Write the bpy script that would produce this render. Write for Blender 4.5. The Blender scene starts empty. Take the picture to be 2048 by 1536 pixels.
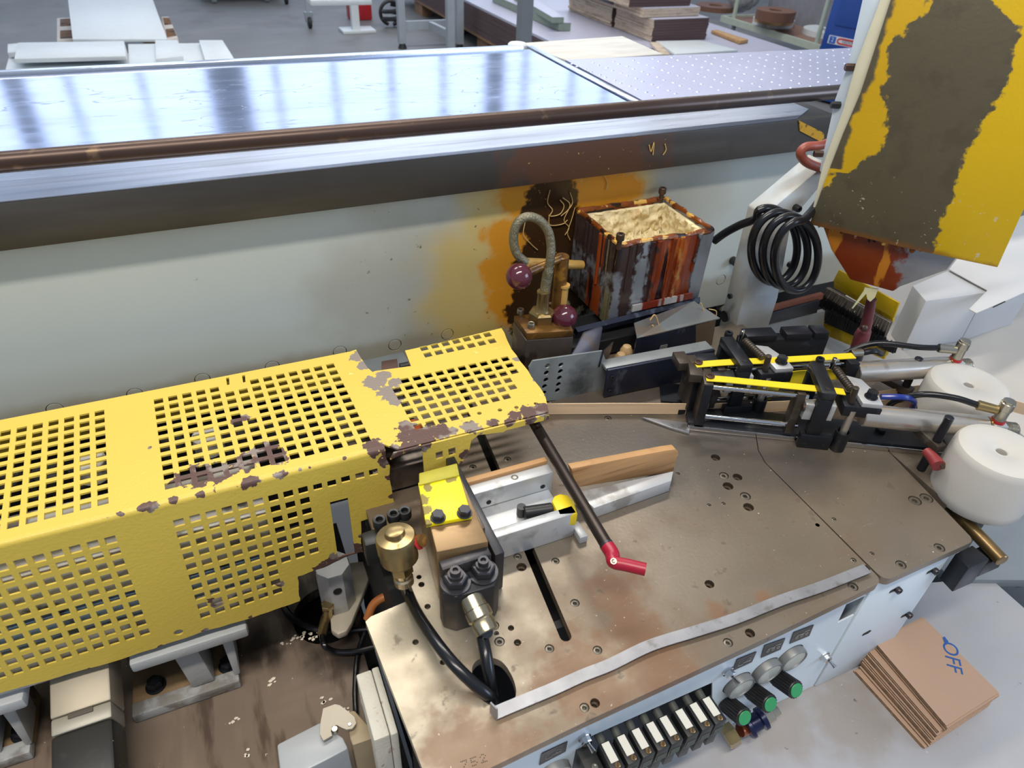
import bpy, bmesh, math, random
import numpy as np
from mathutils import Vector, Matrix

# ---------------------------------------------------------------- camera, world, lights, exposure
SC = bpy.context.scene
COL = SC.collection
FPX = 1383.0                       # focal length in pixels of the 2048 x 1536 frame
CAM = np.array([0.0, 0.0, 1.6])    # phone held 0.7 m above the machine table
_rx, _ry, _rz = [math.radians(a) for a in (52.63, -2.36, -23.42)]
_A = np.array([[1, 0, 0], [0, math.cos(_rx), -math.sin(_rx)], [0, math.sin(_rx), math.cos(_rx)]])
_B = np.array([[math.cos(_ry), 0, math.sin(_ry)], [0, 1, 0], [-math.sin(_ry), 0, math.cos(_ry)]])
_C = np.array([[math.cos(_rz), -math.sin(_rz), 0], [math.sin(_rz), math.cos(_rz), 0], [0, 0, 1]])
ROT = _C @ _B @ _A
cd = bpy.data.cameras.new('camera')
cam = bpy.data.objects.new('camera', cd)
COL.objects.link(cam)
m4 = Matrix([list(r) + [0] for r in ROT.tolist()] + [[0, 0, 0, 1]])
m4.translation = Vector(CAM)
cam.matrix_world = m4
cd.sensor_width = 36
cd.lens = 36 * FPX / 2048
cd.clip_start = 0.02
cd.dof.use_dof = True
cd.dof.focus_distance = 1.0
cd.dof.aperture_fstop = 9
SC.camera = cam

W = bpy.data.worlds.new('hall_light')
SC.world = W
W.use_nodes = True
W.node_tree.nodes['Background'].inputs[0].default_value = (0.66, 0.80, 1.0, 1)
W.node_tree.nodes['Background'].inputs[1].default_value = 0.44

def area(name, loc, target, sx, sy, power, col):
    l = bpy.data.lights.new(name, 'AREA')
    l.shape = 'RECTANGLE'; l.size = sx; l.size_y = sy; l.energy = power; l.color = col
    o = bpy.data.objects.new(name, l)
    COL.objects.link(o)
    o.location = loc
    o.rotation_euler = (Vector(target) - Vector(loc)).to_track_quat('-Z', 'Y').to_euler()
    return o
# fluorescent tubes under the hall ceiling, running along the machine
area('ceiling_tube', (-0.6, -0.5, 4.2), (-0.6, -0.5, 0), 3.0, 0.25, 125, (1.0, 0.93, 0.82))
area('ceiling_tube', (0.5, 2.4, 4.2), (0.5, 2.4, 0), 3.0, 0.25, 95, (1.0, 0.93, 0.82))
area('ceiling_tube', (2.6, 5.8, 4.2), (2.6, 5.8, 0), 6.0, 0.3, 150, (1.0, 0.96, 0.9))
# daylight through the windows behind and to the right of the photographer
area('daylight_window', (4.5, -2.5, 2.6), (0.8, 0.4, 0.7), 2.5, 2.0, 100, (0.62, 0.76, 1.0))

SC.view_settings.view_transform = 'Standard'
SC.view_settings.look = 'None'
SC.view_settings.gamma = 1
SC.view_settings.use_curve_mapping = False
SC.view_settings.exposure = 0.0

# ---------------------------------------------------------------- measuring helpers
# a pixel of the photograph's 2048 x 1536 frame is turned into the point it shows on a known plane
def A3(v): return np.array(v, float)
def ray(x, y): return ROT @ np.array([(x - 1024) / FPX, -(y - 768) / FPX, -1.0])
def hit(px, p0, n):
    d = ray(*px)
    return CAM + d * (np.dot(A3(p0) - CAM, n) / np.dot(d, n))
def ZP(x, y, z): return hit((x, y), (0, 0, z), (0, 0, 1.0))
def YP(x, y, v): return hit((x, y), (0, v, 0), (0, 1.0, 0))
def XP(x, y, v): return hit((x, y), (v, 0, 0), (1.0, 0, 0))
def zs(pts, z): return [ZP(x, y, z) for x, y in pts]
def unit(v): v = A3(v); return v / np.linalg.norm(v)
TZ = 0.9                           # height of the machine table
rnd = random.Random(7)

class Fr:                          # a local frame: origin, u, v, w
    def __init__(s, o, u, v=None, w=(0, 0, 1)):
        s.o = A3(o); s.u = unit(u); s.w = unit(w)
        s.v = unit(v) if v is not None else unit(np.cross(s.w, s.u))
    def p(s, a, b, c): return s.o + s.u * a + s.v * b + s.w * c
    def inv(s, q): d = A3(q) - s.o; return (np.dot(d, s.u), np.dot(d, s.v), np.dot(d, s.w))
WF = Fr((0, 0, 0), (1, 0, 0), (0, 1, 0))

# ---------------------------------------------------------------- materials
def S(r, g, b):                    # 0-255 sRGB to linear
    f = lambda c: c / 12.92 if c <= 0.04045 else ((c + 0.055) / 1.055) ** 2.4
    return (f(r / 255), f(g / 255), f(b / 255), 1)

class NT:
    def __init__(s, mat):
        s.t = mat.node_tree; s.N = s.t.nodes; s.pos = None
    def n(s, typ, **kw):
        d = s.N.new(typ)
        for k, v in kw.items(): setattr(d, k, v)
        return d
    def l(s, a, b): s.t.links.new(a, b)
    def P(s):
        if s.pos is None: s.pos = s.n('ShaderNodeNewGeometry').outputs['Position']
        return s.pos
    def math(s, op, a, b=None, c=None):
        d = s.n('ShaderNodeMath', operation=op)
        for i, v in enumerate((a, b, c)):
            if v is None: continue
            if isinstance(v, (int, float)): d.inputs[i].default_value = v
            else: s.l(v, d.inputs[i])
        return d.outputs[0]
    def dot(s, v, off=(0, 0, 0)):
        a = s.n('ShaderNodeVectorMath', operation='SUBTRACT'); s.l(s.P(), a.inputs[0]); a.inputs[1].default_value = off
        d = s.n('ShaderNodeVectorMath', operation='DOT_PRODUCT'); s.l(a.outputs[0], d.inputs[0]); d.inputs[1].default_value = v
        return d.outputs['Value']
    def noise(s, scale, st=(1, 1, 1), detail=5, dist=0.0, rough=0.55):
        m = s.n('ShaderNodeMapping'); s.l(s.P(), m.inputs[0]); m.inputs['Scale'].default_value = st
        d = s.n('ShaderNodeTexNoise'); s.l(m.outputs[0], d.inputs['Vector'])
        d.inputs['Scale'].default_value = scale; d.inputs['Detail'].default_value = detail
        d.inputs['Roughness'].default_value = rough; d.inputs['Distortion'].default_value = dist
        return d.outputs['Fac']
    def step(s, v, lo, hi):
        d = s.n('ShaderNodeMapRange', interpolation_type='SMOOTHSTEP')
        s.l(v, d.inputs['Value'])
        if lo > hi:
            lo, hi = hi, lo; d.inputs['To Min'].default_value = 1; d.inputs['To Max'].default_value = 0
        d.inputs['From Min'].default_value = lo; d.inputs['From Max'].default_value = hi
        return d.outputs['Result']
    def mask(s, m):
        k = m[0]
        if k == 'n':               # noise(scale, lo, hi, stretch)
            return s.step(s.noise(m[1], m[4] if len(m) > 4 else (1, 1, 1)), m[2], m[3])
        if k == 'b':               # ragged blobs [(x,y,z,r)], amp, scale, softness
            nz = s.math('MULTIPLY', s.math('SUBTRACT', s.noise(m[3], detail=6), 0.5), m[2] * 2.4)
            best = None
            for x, y, z, r in m[1]:
                d = s.n('ShaderNodeVectorMath', operation='DISTANCE'); s.l(s.P(), d.inputs[0]); d.inputs[1].default_value = (x, y, z)
                q = s.math('DIVIDE', d.outputs['Value'], r)
                best = q if best is None else s.math('MINIMUM', best, q)
            return s.step(s.math('ADD', best, nz), 1 + m[4], 1 - m[4])
        if k == 'g':               # gradient along a vector from a to b with noisy edge: ('g',vec,a,b,amp,scale)
            nz = s.math('MULTIPLY', s.math('SUBTRACT', s.noise(m[5]), 0.5), m[4])
            return s.step(s.math('ADD', s.dot(m[1]), nz), m[2], m[3])
        if k == 'c':               # ('c',o,u,v,[(b,a)..],amp,scale,soft) : 1 where a(u) > curve(b(v)); u, v scaled to 0..1
            a = s.dot(m[2], m[1]); b = s.dot(m[3], m[1])
            fc = s.n('ShaderNodeFloatCurve'); s.l(b, fc.inputs['Value'])
            cv = fc.mapping.curves[0]; pts = m[4]
            cv.points[0].location = pts[0]; cv.points[1].location = pts[-1]
            for q in pts[1:-1]: cv.points.new(*q)
            for q in cv.points: q.handle_type = 'VECTOR'
            fc.mapping.update()
            nz = s.math('MULTIPLY', s.math('SUBTRACT', s.noise(m[6], detail=6), 0.5), m[5])
            df = s.math('ADD', s.math('SUBTRACT', a, fc.outputs[0]), nz)
            return s.step(df, -m[7], m[7])
        if k == '*':
            r = s.mask(m[1])
            for q in m[2:]: r = s.math('MULTIPLY', r, s.mask(q))
            return r
        if k == '+':
            r = s.mask(m[1])
            for q in m[2:]: r = s.math('MAXIMUM', r, s.mask(q))
            return r
        if k == '-': return s.math('SUBTRACT', 1.0, s.mask(m[1]))
        if k == 'w':               # fine scratches: thin wave lines
            mp = s.n('ShaderNodeMapping'); s.l(s.P(), mp.inputs[0]); mp.inputs['Rotation'].default_value = m[2]; mp.inputs['Scale'].default_value = m[4]
            vo = s.n('ShaderNodeTexNoise'); s.l(mp.outputs[0], vo.inputs['Vector']); vo.inputs['Scale'].default_value = m[1]; vo.inputs['Detail'].default_value = 3
            return s.step(s.math('ABSOLUTE', s.math('SUBTRACT', vo.outputs['Fac'], 0.5)), m[3], 0.0)
        raise ValueError(k)

MATS = {}
def mat(name, col, rough=0.5, metal=0.0, var=0.12, vs=14.0, layers=(), bump=0.0, bs=120.0, bst=(1, 1, 1), rvar=0.0, spec=0.5, sss=0.0,
        emit=None, trans=0.0, vst=(1, 1, 1), coat=0.0):
    if name in MATS: return MATS[name]
    M = bpy.data.materials.new(name); M.use_nodes = True
    T = NT(M); B = T.N['Principled BSDF']
    c = T.n('ShaderNodeMix', data_type='RGBA', blend_type='MULTIPLY'); c.inputs['Factor'].default_value = 1
    c.inputs['A'].default_value = col
    nz = T.noise(vs, vst)
    r = T.n('ShaderNodeMapRange'); T.l(nz, r.inputs['Value'])
    r.inputs['From Min'].default_value = 0.3; r.inputs['From Max'].default_value = 0.7
    r.inputs['To Min'].default_value = 1 - var; r.inputs['To Max'].default_value = 1 + var
    T.l(r.outputs[0], c.inputs['B'])
    cur = c.outputs['Result']
    rr = rough
    if rvar:
        rr = T.math('ADD', T.math('MULTIPLY', T.math('SUBTRACT', T.noise(vs * 1.7, vst), 0.5), rvar * 2), rough)
    mm = metal
    for L in layers:               # (color, mask, rough, metal, strength)
        lc, lm = L[0], L[1]
        st = L[4] if len(L) > 4 else 1.0
        f = T.mask(lm)
        if st != 1.0: f = T.math('MULTIPLY', f, st)
        x = T.n('ShaderNodeMix', data_type='RGBA'); T.l(f, x.inputs['Factor']); T.l(cur, x.inputs['A']); x.inputs['B'].default_value = lc
        cur = x.outputs['Result']
        def mixf(old, new):
            y = T.n('ShaderNodeMix', data_type='FLOAT'); T.l(f, y.inputs['Factor'])
            if isinstance(old, (int, float)): y.inputs['A'].default_value = old
            else: T.l(old, y.inputs['A'])
            y.inputs['B'].default_value = new
            return y.outputs['Result']
        if len(L) > 2 and L[2] is not None: rr = mixf(rr, L[2])
        if len(L) > 3 and L[3] is not None: mm = mixf(mm, L[3])
    T.l(cur, B.inputs['Base Color'])
    for v, k in ((rr, 'Roughness'), (mm, 'Metallic')):
        if isinstance(v, (int, float)): B.inputs[k].default_value = v
        else: T.l(v, B.inputs[k])
    B.inputs['Specular IOR Level'].default_value = spec
    if coat: B.inputs['Coat Weight'].default_value = coat; B.inputs['Coat Roughness'].default_value = 0.1
    if sss:
        B.inputs['Subsurface Weight'].default_value = sss; B.inputs['Subsurface Radius'].default_value = (0.02, 0.016, 0.012)
        B.inputs['Subsurface Scale'].default_value = 0.4
    if trans: B.inputs['Transmission Weight'].default_value = trans
    if emit: B.inputs['Emission Color'].default_value = emit[0]; B.inputs['Emission Strength'].default_value = emit[1]
    if bump:
        b = T.n('ShaderNodeBump'); b.inputs['Strength'].default_value = min(1, bump); b.inputs['Distance'].default_value = 0.002
        T.l(T.noise(bs, bst, detail=4), b.inputs['Height']); T.l(b.outputs[0], B.inputs['Normal'])
    MATS[name] = M
    return M

# ---------------------------------------------------------------- geometry helpers
class G:
    def __init__(s): s.b = bmesh.new()
    def hexa(s, q):                # 8 points: bottom loop 0-3, top loop 4-7
        v = [s.b.verts.new(Vector(p)) for p in q]
        for f in ((3, 2, 1, 0), (4, 5, 6, 7), (0, 1, 5, 4), (1, 2, 6, 5), (2, 3, 7, 6), (3, 0, 4, 7)):
            s.b.faces.new([v[i] for i in f])
        return s
    def box(s, F, a, b, c):        # ranges in frame F
        q = [F.p(x, y, z) for z in c for x, y in ((a[0], b[0]), (a[1], b[0]), (a[1], b[1]), (a[0], b[1]))]
        return s.hexa(q)
    def prism(s, pts, vec):
        pts = [A3(p) for p in pts]; vec = A3(vec); n = len(pts)
        lo = [s.b.verts.new(Vector(p)) for p in pts]; hi = [s.b.verts.new(Vector(p + vec)) for p in pts]
        s.b.faces.new(lo[::-1]); s.b.faces.new(hi)
        for i in range(n): s.b.faces.new((lo[i], lo[(i + 1) % n], hi[(i + 1) % n], hi[i]))
        return s
    def lathe(s, base, axis, prof, seg=24, ph=0.0, cap=True):   # prof [(r,h)]
        base = A3(base); w = unit(axis)
        t = A3((1, 0, 0)) if abs(w[0]) < 0.9 else A3((0, 1, 0))
        u = unit(np.cross(w, t)); v = np.cross(w, u)
        rings = []
        for r, h in prof:
            if r <= 1e-6: rings.append([s.b.verts.new(Vector(base + w * h))]); continue
            rings.append([s.b.verts.new(Vector(base + w * h + r * (u * math.cos(ph + 2 * math.pi * i / seg) + v * math.sin(ph + 2 * math.pi * i / seg)))) for i in range(seg)])
        for A, B in zip(rings, rings[1:]):
            for i in range(seg):
                j = (i + 1) % seg
                if len(A) == 1 and len(B) == 1: break
                if len(A) == 1: s.b.faces.new((A[0], B[j], B[i]))
                elif len(B) == 1: s.b.faces.new((A[i], A[j], B[0]))
                else: s.b.faces.new((A[i], A[j], B[j], B[i]))
        if cap:
            if len(rings[0]) > 1: s.b.faces.new(rings[0][::-1])
            if len(rings[-1]) > 1: s.b.faces.new(rings[-1])
        return s
    def cyl(s, p0, p1, r, r1=None, seg=20, ch=0.0, ph=0.0):
        p0 = A3(p0); p1 = A3(p1); L = np.linalg.norm(p1 - p0); r1 = r if r1 is None else r1
        pr = [(r, 0), (r1, L)] if not ch else [(r - ch, 0), (r, ch), (r1, L - ch), (r1 - ch, L)]
        return s.lathe(p0, p1 - p0, pr, seg, ph)
    def ball(s, c, r, seg=24, sq=1.0):
        n = seg // 2
        return s.lathe(c, (0, 0, 1), [(r * math.sin(math.pi * i / n), -r * sq * math.cos(math.pi * i / n)) for i in range(n + 1)], seg)
    def tube(s, pts, r, seg=10, sub=6, closed=False):
        P = catmull([A3(p) for p in pts], sub, closed)
        rr = r if callable(r) else (lambda t: r)
        prev = None; rings = []; n = len(P)
        for i, p in enumerate(P):
            if closed: t = unit(P[(i + 1) % n] - P[i - 1])
            else: t = unit(P[min(i + 1, n - 1)] - P[max(i - 1, 0)])
            if prev is None:
                a = A3((0, 0, 1)) if abs(t[2]) < 0.9 else A3((1, 0, 0)); u = unit(np.cross(t, a))
            else: u = unit(prev - t * np.dot(prev, t))
            prev = u; v = np.cross(t, u)
            R = rr(i / (n - 1))
            rings.append([s.b.verts.new(Vector(p + R * (u * math.cos(2 * math.pi * k / seg) + v * math.sin(2 * math.pi * k / seg)))) for k in range(seg)])
        pairs = list(zip(rings, rings[1:])) + ([(rings[-1], rings[0])] if closed else [])
        for A, B in pairs:
            for k in range(seg): s.b.faces.new((A[k], A[(k + 1) % seg], B[(k + 1) % seg], B[k]))
        if not closed: s.b.faces.new(rings[0][::-1]); s.b.faces.new(rings[-1])
        return s
    def ribbon(s, pts, side, up, w, t, sub=5):   # flat strip along a path, width w along side(pt), thickness t along up
        P = catmull([A3(p) for p in pts], sub); rings = []
        for i, p in enumerate(P):
            sd = A3(side) if side is not None else unit(np.cross(unit(P[min(i + 1, len(P) - 1)] - P[max(i - 1, 0)]), A3(up)))
            u = A3(up)
            rings.append([s.b.verts.new(Vector(p + q)) for q in (-sd * w / 2, sd * w / 2, sd * w / 2 + u * t, -sd * w / 2 + u * t)])
        for A, B in zip(rings, rings[1:]):
            for k in range(4): s.b.faces.new((A[k], A[(k + 1) % 4], B[(k + 1) % 4], B[k]))
        s.b.faces.new(rings[0][::-1]); s.b.faces.new(rings[-1])
        return s
    def add(s, mesh):
        s.b.from_mesh(mesh); return s
    def build(s, name, M, parent=None, bev=0.0, seg=2, ang=38, kind=None):
        b = s.b
        bmesh.ops.recalc_face_normals(b, faces=b.faces[:])
        if bev:
            E = [e for e in b.edges if len(e.link_faces) == 2 and e.calc_face_angle(0) > math.radians(ang)]
            bmesh.ops.bevel(b, geom=E, offset=bev, segments=seg, profile=0.5, affect='EDGES', clamp_overlap=True)
        me = bpy.data.meshes.new(name); b.to_mesh(me); b.free()
        return fin(name, me, M, parent, kind)

def catmull(P, sub, closed=False):
    if len(P) < 3 and not closed: return [P[0] + (P[1] - P[0]) * i / sub for i in range(sub + 1)]
    out = []; n = len(P)
    for i in range(n if closed else n - 1):
        p1, p2 = P[i], P[(i + 1) % n]
        p0 = P[i - 1] if (i > 0 or closed) else 2 * p1 - p2
        p3 = P[(i + 2) % n] if (closed or i + 2 < n) else 2 * p2 - p1
        for k in range(sub):
            t = k / sub
            out.append(0.5 * (2 * p1 + (p2 - p0) * t + (2 * p0 - 5 * p1 + 4 * p2 - p3) * t * t + (3 * p1 - p0 - 3 * p2 + p3) * t ** 3))
    if not closed: out.append(P[-1])
    return out

def fin(name, me, M, parent=None, kind=None):
    if len(me.materials) == 0: me.materials.append(M)
    for p in me.polygons: p.use_smooth = True
    me.set_sharp_from_angle(angle=math.radians(35))
    o = bpy.data.objects.new(name, me); COL.objects.link(o)
    if parent is not None:
        off = root_loc(parent)
        me.transform(Matrix.Translation(-off)); o.parent = parent
    else:
        c = sum((Vector(v.co) for v in me.vertices), Vector()) / max(1, len(me.vertices))
        zmin = min(v.co.z for v in me.vertices); base = Vector((c.x, c.y, zmin))
        me.transform(Matrix.Translation(-base)); o.location = base
    if kind: o['kind'] = kind
    return o
def root_loc(o):
    v = Vector(o.location)
    while o.parent: o = o.parent; v = v + Vector(o.location)
    return v
def thing(name, label, cat, loc, group=None):
    o = bpy.data.objects.new(name, None); COL.objects.link(o)
    o.empty_display_size = 0.05; o.location = Vector(loc)
    return tag(o, label, cat, group)
def tag(o, label, cat, group=None):
    o['label'] = label; o['category'] = cat
    if group: o['group'] = group
    return o
def struct(o): o['kind'] = 'structure'; return o
def lab(o, text): o['label'] = text; return o
def copy_tree(root, delta):
    r = root.copy(); COL.objects.link(r); r.location = root.location + Vector(delta)
    for ch in list(root.children):
        c = ch.copy(); COL.objects.link(c); c.parent = r
        for g in list(ch.children):
            d = g.copy(); COL.objects.link(d); d.parent = c
    return r

from mathutils.geometry import delaunay_2d_cdt
def flat(pts2, holes, F, t, at=0.0):   # plate with holes in frame F's u-v plane, thickness t along w starting at w = at
    polys = [[(float(x), float(y)) for x, y in P] for P in [pts2] + list(holes)]
    V, E = [], []
    for P in polys:
        k = len(V); V += [Vector(p) for p in P]; E += [(k + i, k + (i + 1) % len(P)) for i in range(len(P))]
    v2, e2, f2, *_ = delaunay_2d_cdt(V, E, [], 0, 1e-7)
    X = np.array([(p.x, p.y) for p in v2]); tri = np.array([list(f) for f in f2]); c = X[tri].mean(axis=1)
    ins = np.zeros(len(c), bool)
    for P in polys:
        A = np.array(P); B = np.roll(A, -1, axis=0)
        bb = (c[:, 0] >= A[:, 0].min()) & (c[:, 0] <= A[:, 0].max()) & (c[:, 1] >= A[:, 1].min()) & (c[:, 1] <= A[:, 1].max())
        idx = np.nonzero(bb)[0]; q = c[idx]
        cr = np.zeros(len(q), bool)
        for a, b in zip(A, B):
            m = (a[1] > q[:, 1]) != (b[1] > q[:, 1])
            with np.errstate(divide='ignore', invalid='ignore'):
                xi = (b[0] - a[0]) * (q[:, 1] - a[1]) / (b[1] - a[1]) + a[0]
            cr ^= m & (q[:, 0] < xi)
        ins[idx] ^= cr
    tri = tri[ins]; n = len(X)
    lo = [tuple(F.p(x, y, at)) for x, y in X]; hi = [tuple(F.p(x, y, at + t)) for x, y in X]
    cnt = {}
    for a, b, d in tri:
        for e in ((a, b), (b, d), (d, a)): cnt[e] = 1
    faces = [(a + n, b + n, d + n) for a, b, d in tri] + [(d, b, a) for a, b, d in tri]
    faces += [(a, b, b + n, a + n) for a, b in cnt if (b, a) not in cnt]
    me = bpy.data.meshes.new('plate'); me.from_pydata(lo + hi, [], [tuple(int(i) for i in f) for f in faces]); me.update()
    bm = bmesh.new(); bm.from_mesh(me); bmesh.ops.recalc_face_normals(bm, faces=bm.faces[:])
    loose = [v for v in bm.verts if not v.link_faces]
    if loose: bmesh.ops.delete(bm, geom=loose, context='VERTS')
    bm.to_mesh(me); bm.free()
    return me
def plate(name, pts3, holes3, F, t, M, parent=None, bev=0.0, at=0.0, kind=None):
    c2 = lambda P: [F.inv(p)[:2] for p in P]
    me = flat(c2(pts3), [c2(h) for h in holes3], F, t, at)
    if bev:
        g = G().add(me); bpy.data.meshes.remove(me)
        return g.build(name, M, parent, bev, 2, 50, kind)
    return fin(name, me, M, parent, kind)
def circ(c, u, v, r, n=20, sx=1.0):
    c = A3(c); u = A3(u); v = A3(v)
    return [c + u * r * sx * math.cos(2 * math.pi * i / n) + v * r * math.sin(2 * math.pi * i / n) for i in range(n)]
EX, EY, EZ = A3((1, 0, 0)), A3((0, 1, 0)), A3((0, 0, 1))
def text(name, s, F, size, M, parent, ext=0.0002, align='CENTER'):   # lettering in frame F's u-v plane
    cu = bpy.data.curves.new('lettering', 'FONT'); cu.body = s; cu.size = size; cu.extrude = ext
    cu.align_x = align; cu.align_y = 'CENTER'
    o = bpy.data.objects.new('lettering', cu); COL.objects.link(o)
    dg = bpy.context.evaluated_depsgraph_get()
    me = bpy.data.meshes.new_from_object(o.evaluated_get(dg))
    bpy.data.objects.remove(o); bpy.data.curves.remove(cu)
    for v in me.vertices: v.co = Vector(F.p(v.co.x, v.co.y, v.co.z))
    me.materials.clear()
    return fin(name, me, M, parent)
def bolt(name, c, axis, r, h, M, parent, sock=True, washer=0.0):   # socket cap or hex head, base at c
    g = G(); c = A3(c); w = unit(axis)
    if washer: g.cyl(c, c + w * h * 0.2, washer, seg=20, ch=h * 0.04); c = c + w * h * 0.2
    if sock: g.lathe(c, w, [(r * .97, 0), (r, h * .1), (r, h * .88), (r * .9, h), (r * .55, h), (r * .5, h * .98), (r * .5, h * .45), (0, h * .4)], 16)
    else: g.lathe(c, w, [(r, 0), (r, h * .85), (r * .88, h), (0, h)], 6)
    return g.build(name, M, parent)

# ---------------------------------------------------------------- materials used all over
m_floor = mat('concrete', S(122, 122, 122), .55, 0, .12, 1.3, [(S(96, 90, 84), ('n', 2.2, .52, .7), .5, 0, .6), (S(146, 143, 138), ('n', .9, .55, .68), None, None, .5)])
m_wall = mat('hall_wall', S(226, 230, 236), .8)
m_white = mat('white_board', S(208, 214, 216), .4, 0, .03)
m_lav = mat('laminate_white', S(176, 176, 194), .35, 0, .03)
m_wenge = mat('wenge_edge', S(84, 64, 62), .5, 0, .18, 4, vst=(.3, 1, 30))
m_pallet = mat('pallet_wood', S(140, 108, 84), .8, 0, .25, 6)
m_chip = mat('chipboard', S(196, 178, 158), .8, 0, .12, 40, [(S(150, 128, 112), ('n', 60, .5, .62, (.1, .1, 1)), None, None, .6)])
m_gsteel = mat('grey_paint_steel', S(150, 158, 166), .45, 0, .06)
m_rubber = mat('black_rubber', S(34, 34, 36), .55, 0, .1)
m_black = mat('black_plastic', S(30, 31, 33), .4, 0, .12)
m_blue = mat('blue_paint', S(38, 74, 150), .4, 0, .05)
m_red = mat('red_plastic', S(176, 36, 44), .4, 0, .06)

# ---------------------------------------------------------------- hall
g = G(); g.box(WF, (-9, 16), (-4, 13), (-.2, 0)); struct(g.build('floor', m_floor))
WIN = [(-7.0, -2.55, [-4.6, -3.5]), (-2.25, .31, [-1.67, -.66]), (.93, 5.25, [1.4, 2.38, 3.4, 4.38]), (5.62, 8.8, [6.05, 7.1, 7.9])]
WB, WT = 1.3, 6.0
Fw = Fr((0, 13.0, 0), (1, 0, 0), (0, 0, 1), (0, 1, 0))
struct(plate('wall_back', [(-9, 13, 0), (16, 13, 0), (16, 13, 7.2), (-9, 13, 7.2)],
             [[(a, 13, WB), (b, 13, WB), (b, 13, WT), (a, 13, WT)] for a, b, _ in WIN], Fw, .25, m_wall))
m_sky = mat('daylit_pane', S(235, 242, 255), .2, 0, .0, emit=((.70, .81, 1.0, 1), 1.6))
for i, (a, b, mu) in enumerate(WIN):
    w = struct(G().box(WF, (a, b), (13.1, 13.12), (WB, WT)).build('window_%d' % (i + 1), m_sky))
    g = G()
    for x in mu: g.box(WF, (x - .05, x + .05), (12.96, 13.08), (WB, WT))
    for z in (WB, WT): g.box(WF, (a, b), (12.96, 13.08), (z - .04, z + .04))
    g.build('mullion', m_wall, w)

# ---------------------------------------------------------------- things on the hall floor behind the machine
z = .42
t = thing('long_panel', 'long white board lying in the aisle above the stacked white parts', 'board', (-.45, 7.2, 0))
G().prism(zs([(136, -6), (303, -6), (336, 84), (147, 84)], z), (0, 0, .019)).build('panel', m_white, t, .002)
g = G()
for x in (-.62, -.2): g.box(WF, (x - .05, x + .05), (6.6, 8.4), (.0, z - .001))
g.build('bearer', m_pallet, t)
m_brown = mat('brown_bag', S(120, 84, 52), .8, 0, .3, 9, [(S(60, 40, 24), ('n', 8, .5, .6), None)])
m_card = mat('white_card', S(214, 206, 198), .7, 0, .1)
for (q, nm, lb) in ((((113, 36), (150, 34), (150, 80), (113, 82)), 'parts_tray', 'pale tray with brown insets left of the long white board'),
                    (((322, 33), (338, 33), (356, 75), (330, 80)), 'parts_tray', 'pale tray with brown insets right of the long white board')):
    P = zs(q, .25); c = sum(P) / 4
    t = thing(nm, lb, 'tray', (c[0], c[1], 0), 'pale trays beside the long board')
    G().prism([p - A3((0, 0, .25)) for p in P], (0, 0, .25)).build('tray_body', m_card, t, .01)
    for a, b in ((.08, .4), (.6, .92)):
        e = lambda s, r: P[0] * (1 - s) * (1 - r) + P[1] * s * (1 - r) + P[2] * s * r + P[3] * (1 - s) * r
        G().prism([e(.2, a), e(.95, a), e(.95, b), e(.2, b)], (0, 0, .004)).build('inset', m_brown, t)
def slab(nm, q, zt, th, M, label, cat, group=None, bev=.002):
    o = G().prism([p - A3((0, 0, th)) for p in zs(q, zt)], (0, 0, th)).build(nm, M, None, bev)
    return tag(o, label, cat, group)
slab('white_part', ((20, 104), (250, 88), (262, 130), (8, 150)), .40, .05, m_white, 'widest white board of the stack in front of the long panel', 'board', 'white furniture parts')
slab('white_part', ((15, 88), (40, 86), (38, 104), (15, 105)), .44, .03, m_white, 'short white end piece sticking out at the far left of the stack', 'board', 'white furniture parts')
slab('white_part', ((36, 85), (248, 82), (252, 112), (28, 118)), .46, .025, m_white, 'white board lying on top of the widest board in the stack', 'board', 'white furniture parts')
slab('white_part', ((310, 80), (355, 80), (366, 112), (312, 118)), .45, .03, m_white, 'narrow white piece just right of the long panel foot', 'board', 'white furniture parts')
slab('white_part', ((256, 88), (400, 86), (412, 128), (258, 132)), .42, .045, m_white, 'pale board in the middle of the white stack with slots', 'board', 'white furniture parts')
slab('white_part', ((398, 80), (445, 80), (470, 120), (412, 128)), .45, .06, m_white, 'white piece at the right end of the stacked white parts', 'board', 'white furniture parts')
g = G(); g.box(WF, (-1.0, .3), (5.5, 6.1), (.0, .345)); tag(g.build('stack_base', m_card), 'low pale base under the stacked white parts', 'base')

t = thing('black_cart', 'low black cart on two grey casters at the top edge', 'cart', (.8, 10.4, 0))
G().box(WF, (.35, 1.35), (10.25, 10.9), (.14, .3)).build('cart_body', m_black, t, .01)
for x in (.52, 1.15):
    g = G(); g.cyl((x - .03, 10.3, .07), (x + .03, 10.3, .07), .07, seg=18, ch=.01); g.build('caster', m_gsteel, t)

t = thing('trolley', 'white topped steel trolley on swivel casters', 'trolley', (1.5, 8.8, 0))
Zt = .62
G().prism([p for p in zs([(596, -14), (738, -14), (744, 10), (622, 12)], Zt)], (0, 0, .04)).build('trolley_top', m_white, t, .004)
for px in ((620, 56), (573, 8)):
    p = ZP(*px, 0)
    g = G(); g.box(WF, (p[0] - .02, p[0] + .02), (p[1] - .02, p[1] + .02), (.16, Zt)); L = g.build('leg', m_gsteel, t)
    g = G(); g.cyl((p[0] - .02, p[1] - .02, .06), (p[0] + .02, p[1] - .02, .06), .06, seg=18, ch=.008); g.build('wheel', m_rubber, L)
    g = G(); g.prism([(p[0] - .04, p[1] + .02, .06), (p[0] - .04, p[1] - .03, .06), (p[0] - .04, p[1] - .05, .16), (p[0] - .04, p[1] + .05, .16)], (.08, 0, 0)); g.build('caster_fork', m_gsteel, L)
p = ZP(712, 64, 0)
t = thing('steel_stand', 'white steel post on a square foot plate beside red canister', 'stand', (p[0], p[1], 0))
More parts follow.
